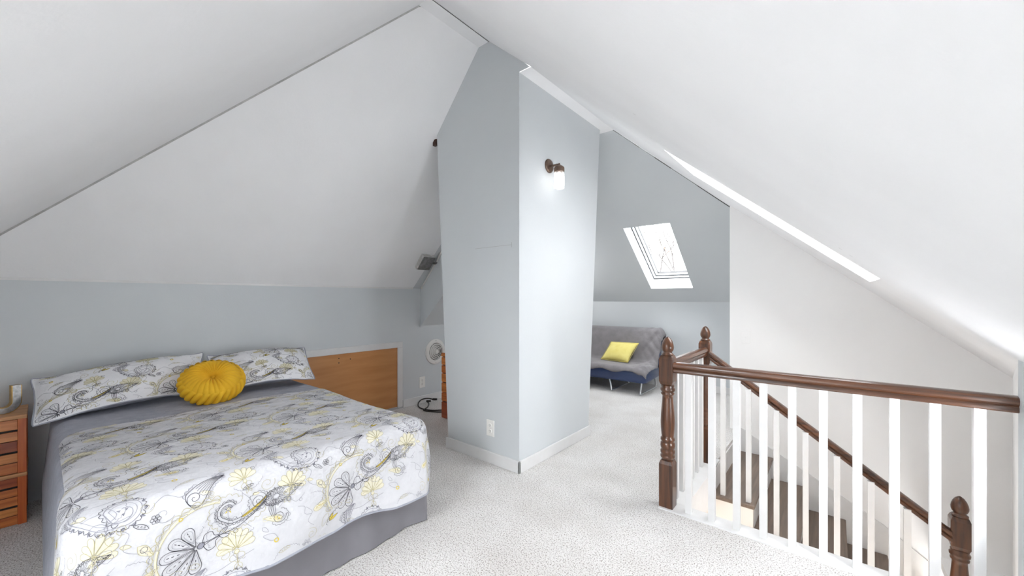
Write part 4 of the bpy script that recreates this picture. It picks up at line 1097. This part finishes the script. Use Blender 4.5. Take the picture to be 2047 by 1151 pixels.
# ------------------------------------------------------------------ round pleated cushion
rp = thing('round_cushion', (-3.2, .735, .6), 'round mustard yellow pleated cushion with a braided rim in front of the shams', 'cushion')
M_must = mat('mustard_cotton', srgb(236, 188, 40), srgb(222, 170, 28), 14, .8, bump=.15, bscale=22)
zc = Vector((.56, -.10, .82)).normalized(); xc_ = Vector((0, 1, 0)); xc_ = (xc_ - zc * xc_.dot(zc)).normalized(); yc_ = zc.cross(xc_)
Mr = basis(xc_, yc_, zc, (-3.205, .735, .700))
RC, NPL = .166, 30
def face_pt(th, r):
    z = .030 + .046 * math.sin(min(1, r / .55) * math.pi / 2) - .046 * max(0, (r - .55) / .45) ** 2 - .034 * math.exp(-(r / .09) ** 2)
    sw = th + .16 * (1 - r)
    ple = (abs(math.sin(NPL / 2 * sw)) ** .5 - .65) * .015 * min(1, 3.2 * r) * (1.15 - .6 * r) * (1 + .3 * math.sin(3 * th))
    return Mr @ Vector((RC * .99 * r * math.cos(th), RC * .99 * r * math.sin(th), z + ple))
ths = np.linspace(0, 2 * math.pi, 360, endpoint=False)
MB().grid(face_pt, ths, np.linspace(.01, 1, 26), closed_u=True).build('pleated_face', M_must, rp, smooth=True)
def rim_pt(th, f):
    """f 0..1 from the front edge to the back edge; slanted overlapping lobes"""
    s_ = ((26 * (th + .26 * (f - .5))) / (2 * math.pi)) % 1
    lobe = math.sin(math.pi * s_ ** .7) ** .55
    a = math.pi * (f - .5); cs = max(0, math.cos(a)) ** .55
    rad = RC * .95 + (.004 + .024 * lobe) * cs
    z = .034 - .080 * f - .012 * lobe * math.sin(a)
    return Mr @ Vector((rad * math.cos(th), rad * math.sin(th), z))
MB().grid(rim_pt, np.linspace(0, 2 * math.pi, 660, endpoint=False), np.linspace(0.0, 1, 19), closed_u=True).build('braided_rim', M_must, rp, smooth=True)
MB().lathe([(RC, -.04), (RC * .8, -.062), (RC * .3, -.070), (0, -.06)], M=Mr, seg=40, cap=False).build('cushion_back', M_must, rp, smooth=True)
MB().lathe([(.012, 0), (.011, .004), (0, .006)], M=Mr @ Matrix.Translation((0, 0, .036)), seg=14).build('tuft_button', M_must, rp, smooth=True)

# ------------------------------------------------------------------ bare tree outside the far roof window
tr_ = thing('bare_tree', (-4.4, 14.3, -5.2), 'bare winter tree with a few brown leaves seen through the roof window', 'tree')
M_bark = mat('grey_bark', srgb(70, 66, 64), srgb(50, 46, 44), 8, .9)
rt = random.Random(11)
trunk, twigs, leaves = MB(), MB(), MB()
def grow(mb, p, d, l, r, depth):
    n = 4; pts = [p]; q = p.copy(); dd = d.copy()
    for k in range(n):
        dd = (dd + Vector((rt.uniform(-.2, .2), rt.uniform(-.2, .2), rt.uniform(-.05, .18)))).normalized(); q = q + dd * l / n; pts.append(q.copy())
    mb.tube(pts, [r * (1 - .45 * k / n) for k in range(n + 1)], 5)
    if depth == 0: return
    for k in range(rt.choice((2, 3, 3))):
        s = pts[rt.choice((2, 3, 4))]; nd = (dd + Vector((rt.uniform(-.9, .9), rt.uniform(-.7, .7), rt.uniform(-.2, .6)))).normalized()
        grow(twigs, s, nd, l * rt.uniform(.6, .8), r * .5, depth - 1)
for x, y, dx in ((-4.33, 14.3, -.75), (-4.33, 14.3, -.35), (-4.40, 14.4, .12), (-4.89, 14.3, -.05), (-5.3, 14.6, .05)):
    b = Vector((x, y, -5.2)); m_ = Vector((x, y, 2.05)); grow(trunk, m_, Vector((dx, 0, .8)).normalized(), .95, .034, 4); trunk.tube([b, m_], [.10, .036], 7)
lv = MB()
for k in range(90):
    c_ = Vector((-4.62 + rt.gauss(0, .10), 14.3 + rt.gauss(0, .2), 2.98 + rt.gauss(0, .07))); u_ = Vector((rt.uniform(-1, 1), rt.uniform(-1, 1), rt.uniform(-1, 1))).normalized() * .022; w_ = u_.orthogonal().normalized() * .014
    lv.poly([c_ - u_, c_ + w_, c_ + u_, c_ - w_])
tag(lv.build('dry_leaves', mat('dry_leaf', srgb(150, 104, 66), srgb(120, 80, 48), 9, .9), tr_), kind='stuff')
trunk.build('trunk', M_bark, tr_, smooth=True)
tag(twigs.build('branches', M_bark, tr_, smooth=True), kind='stuff')
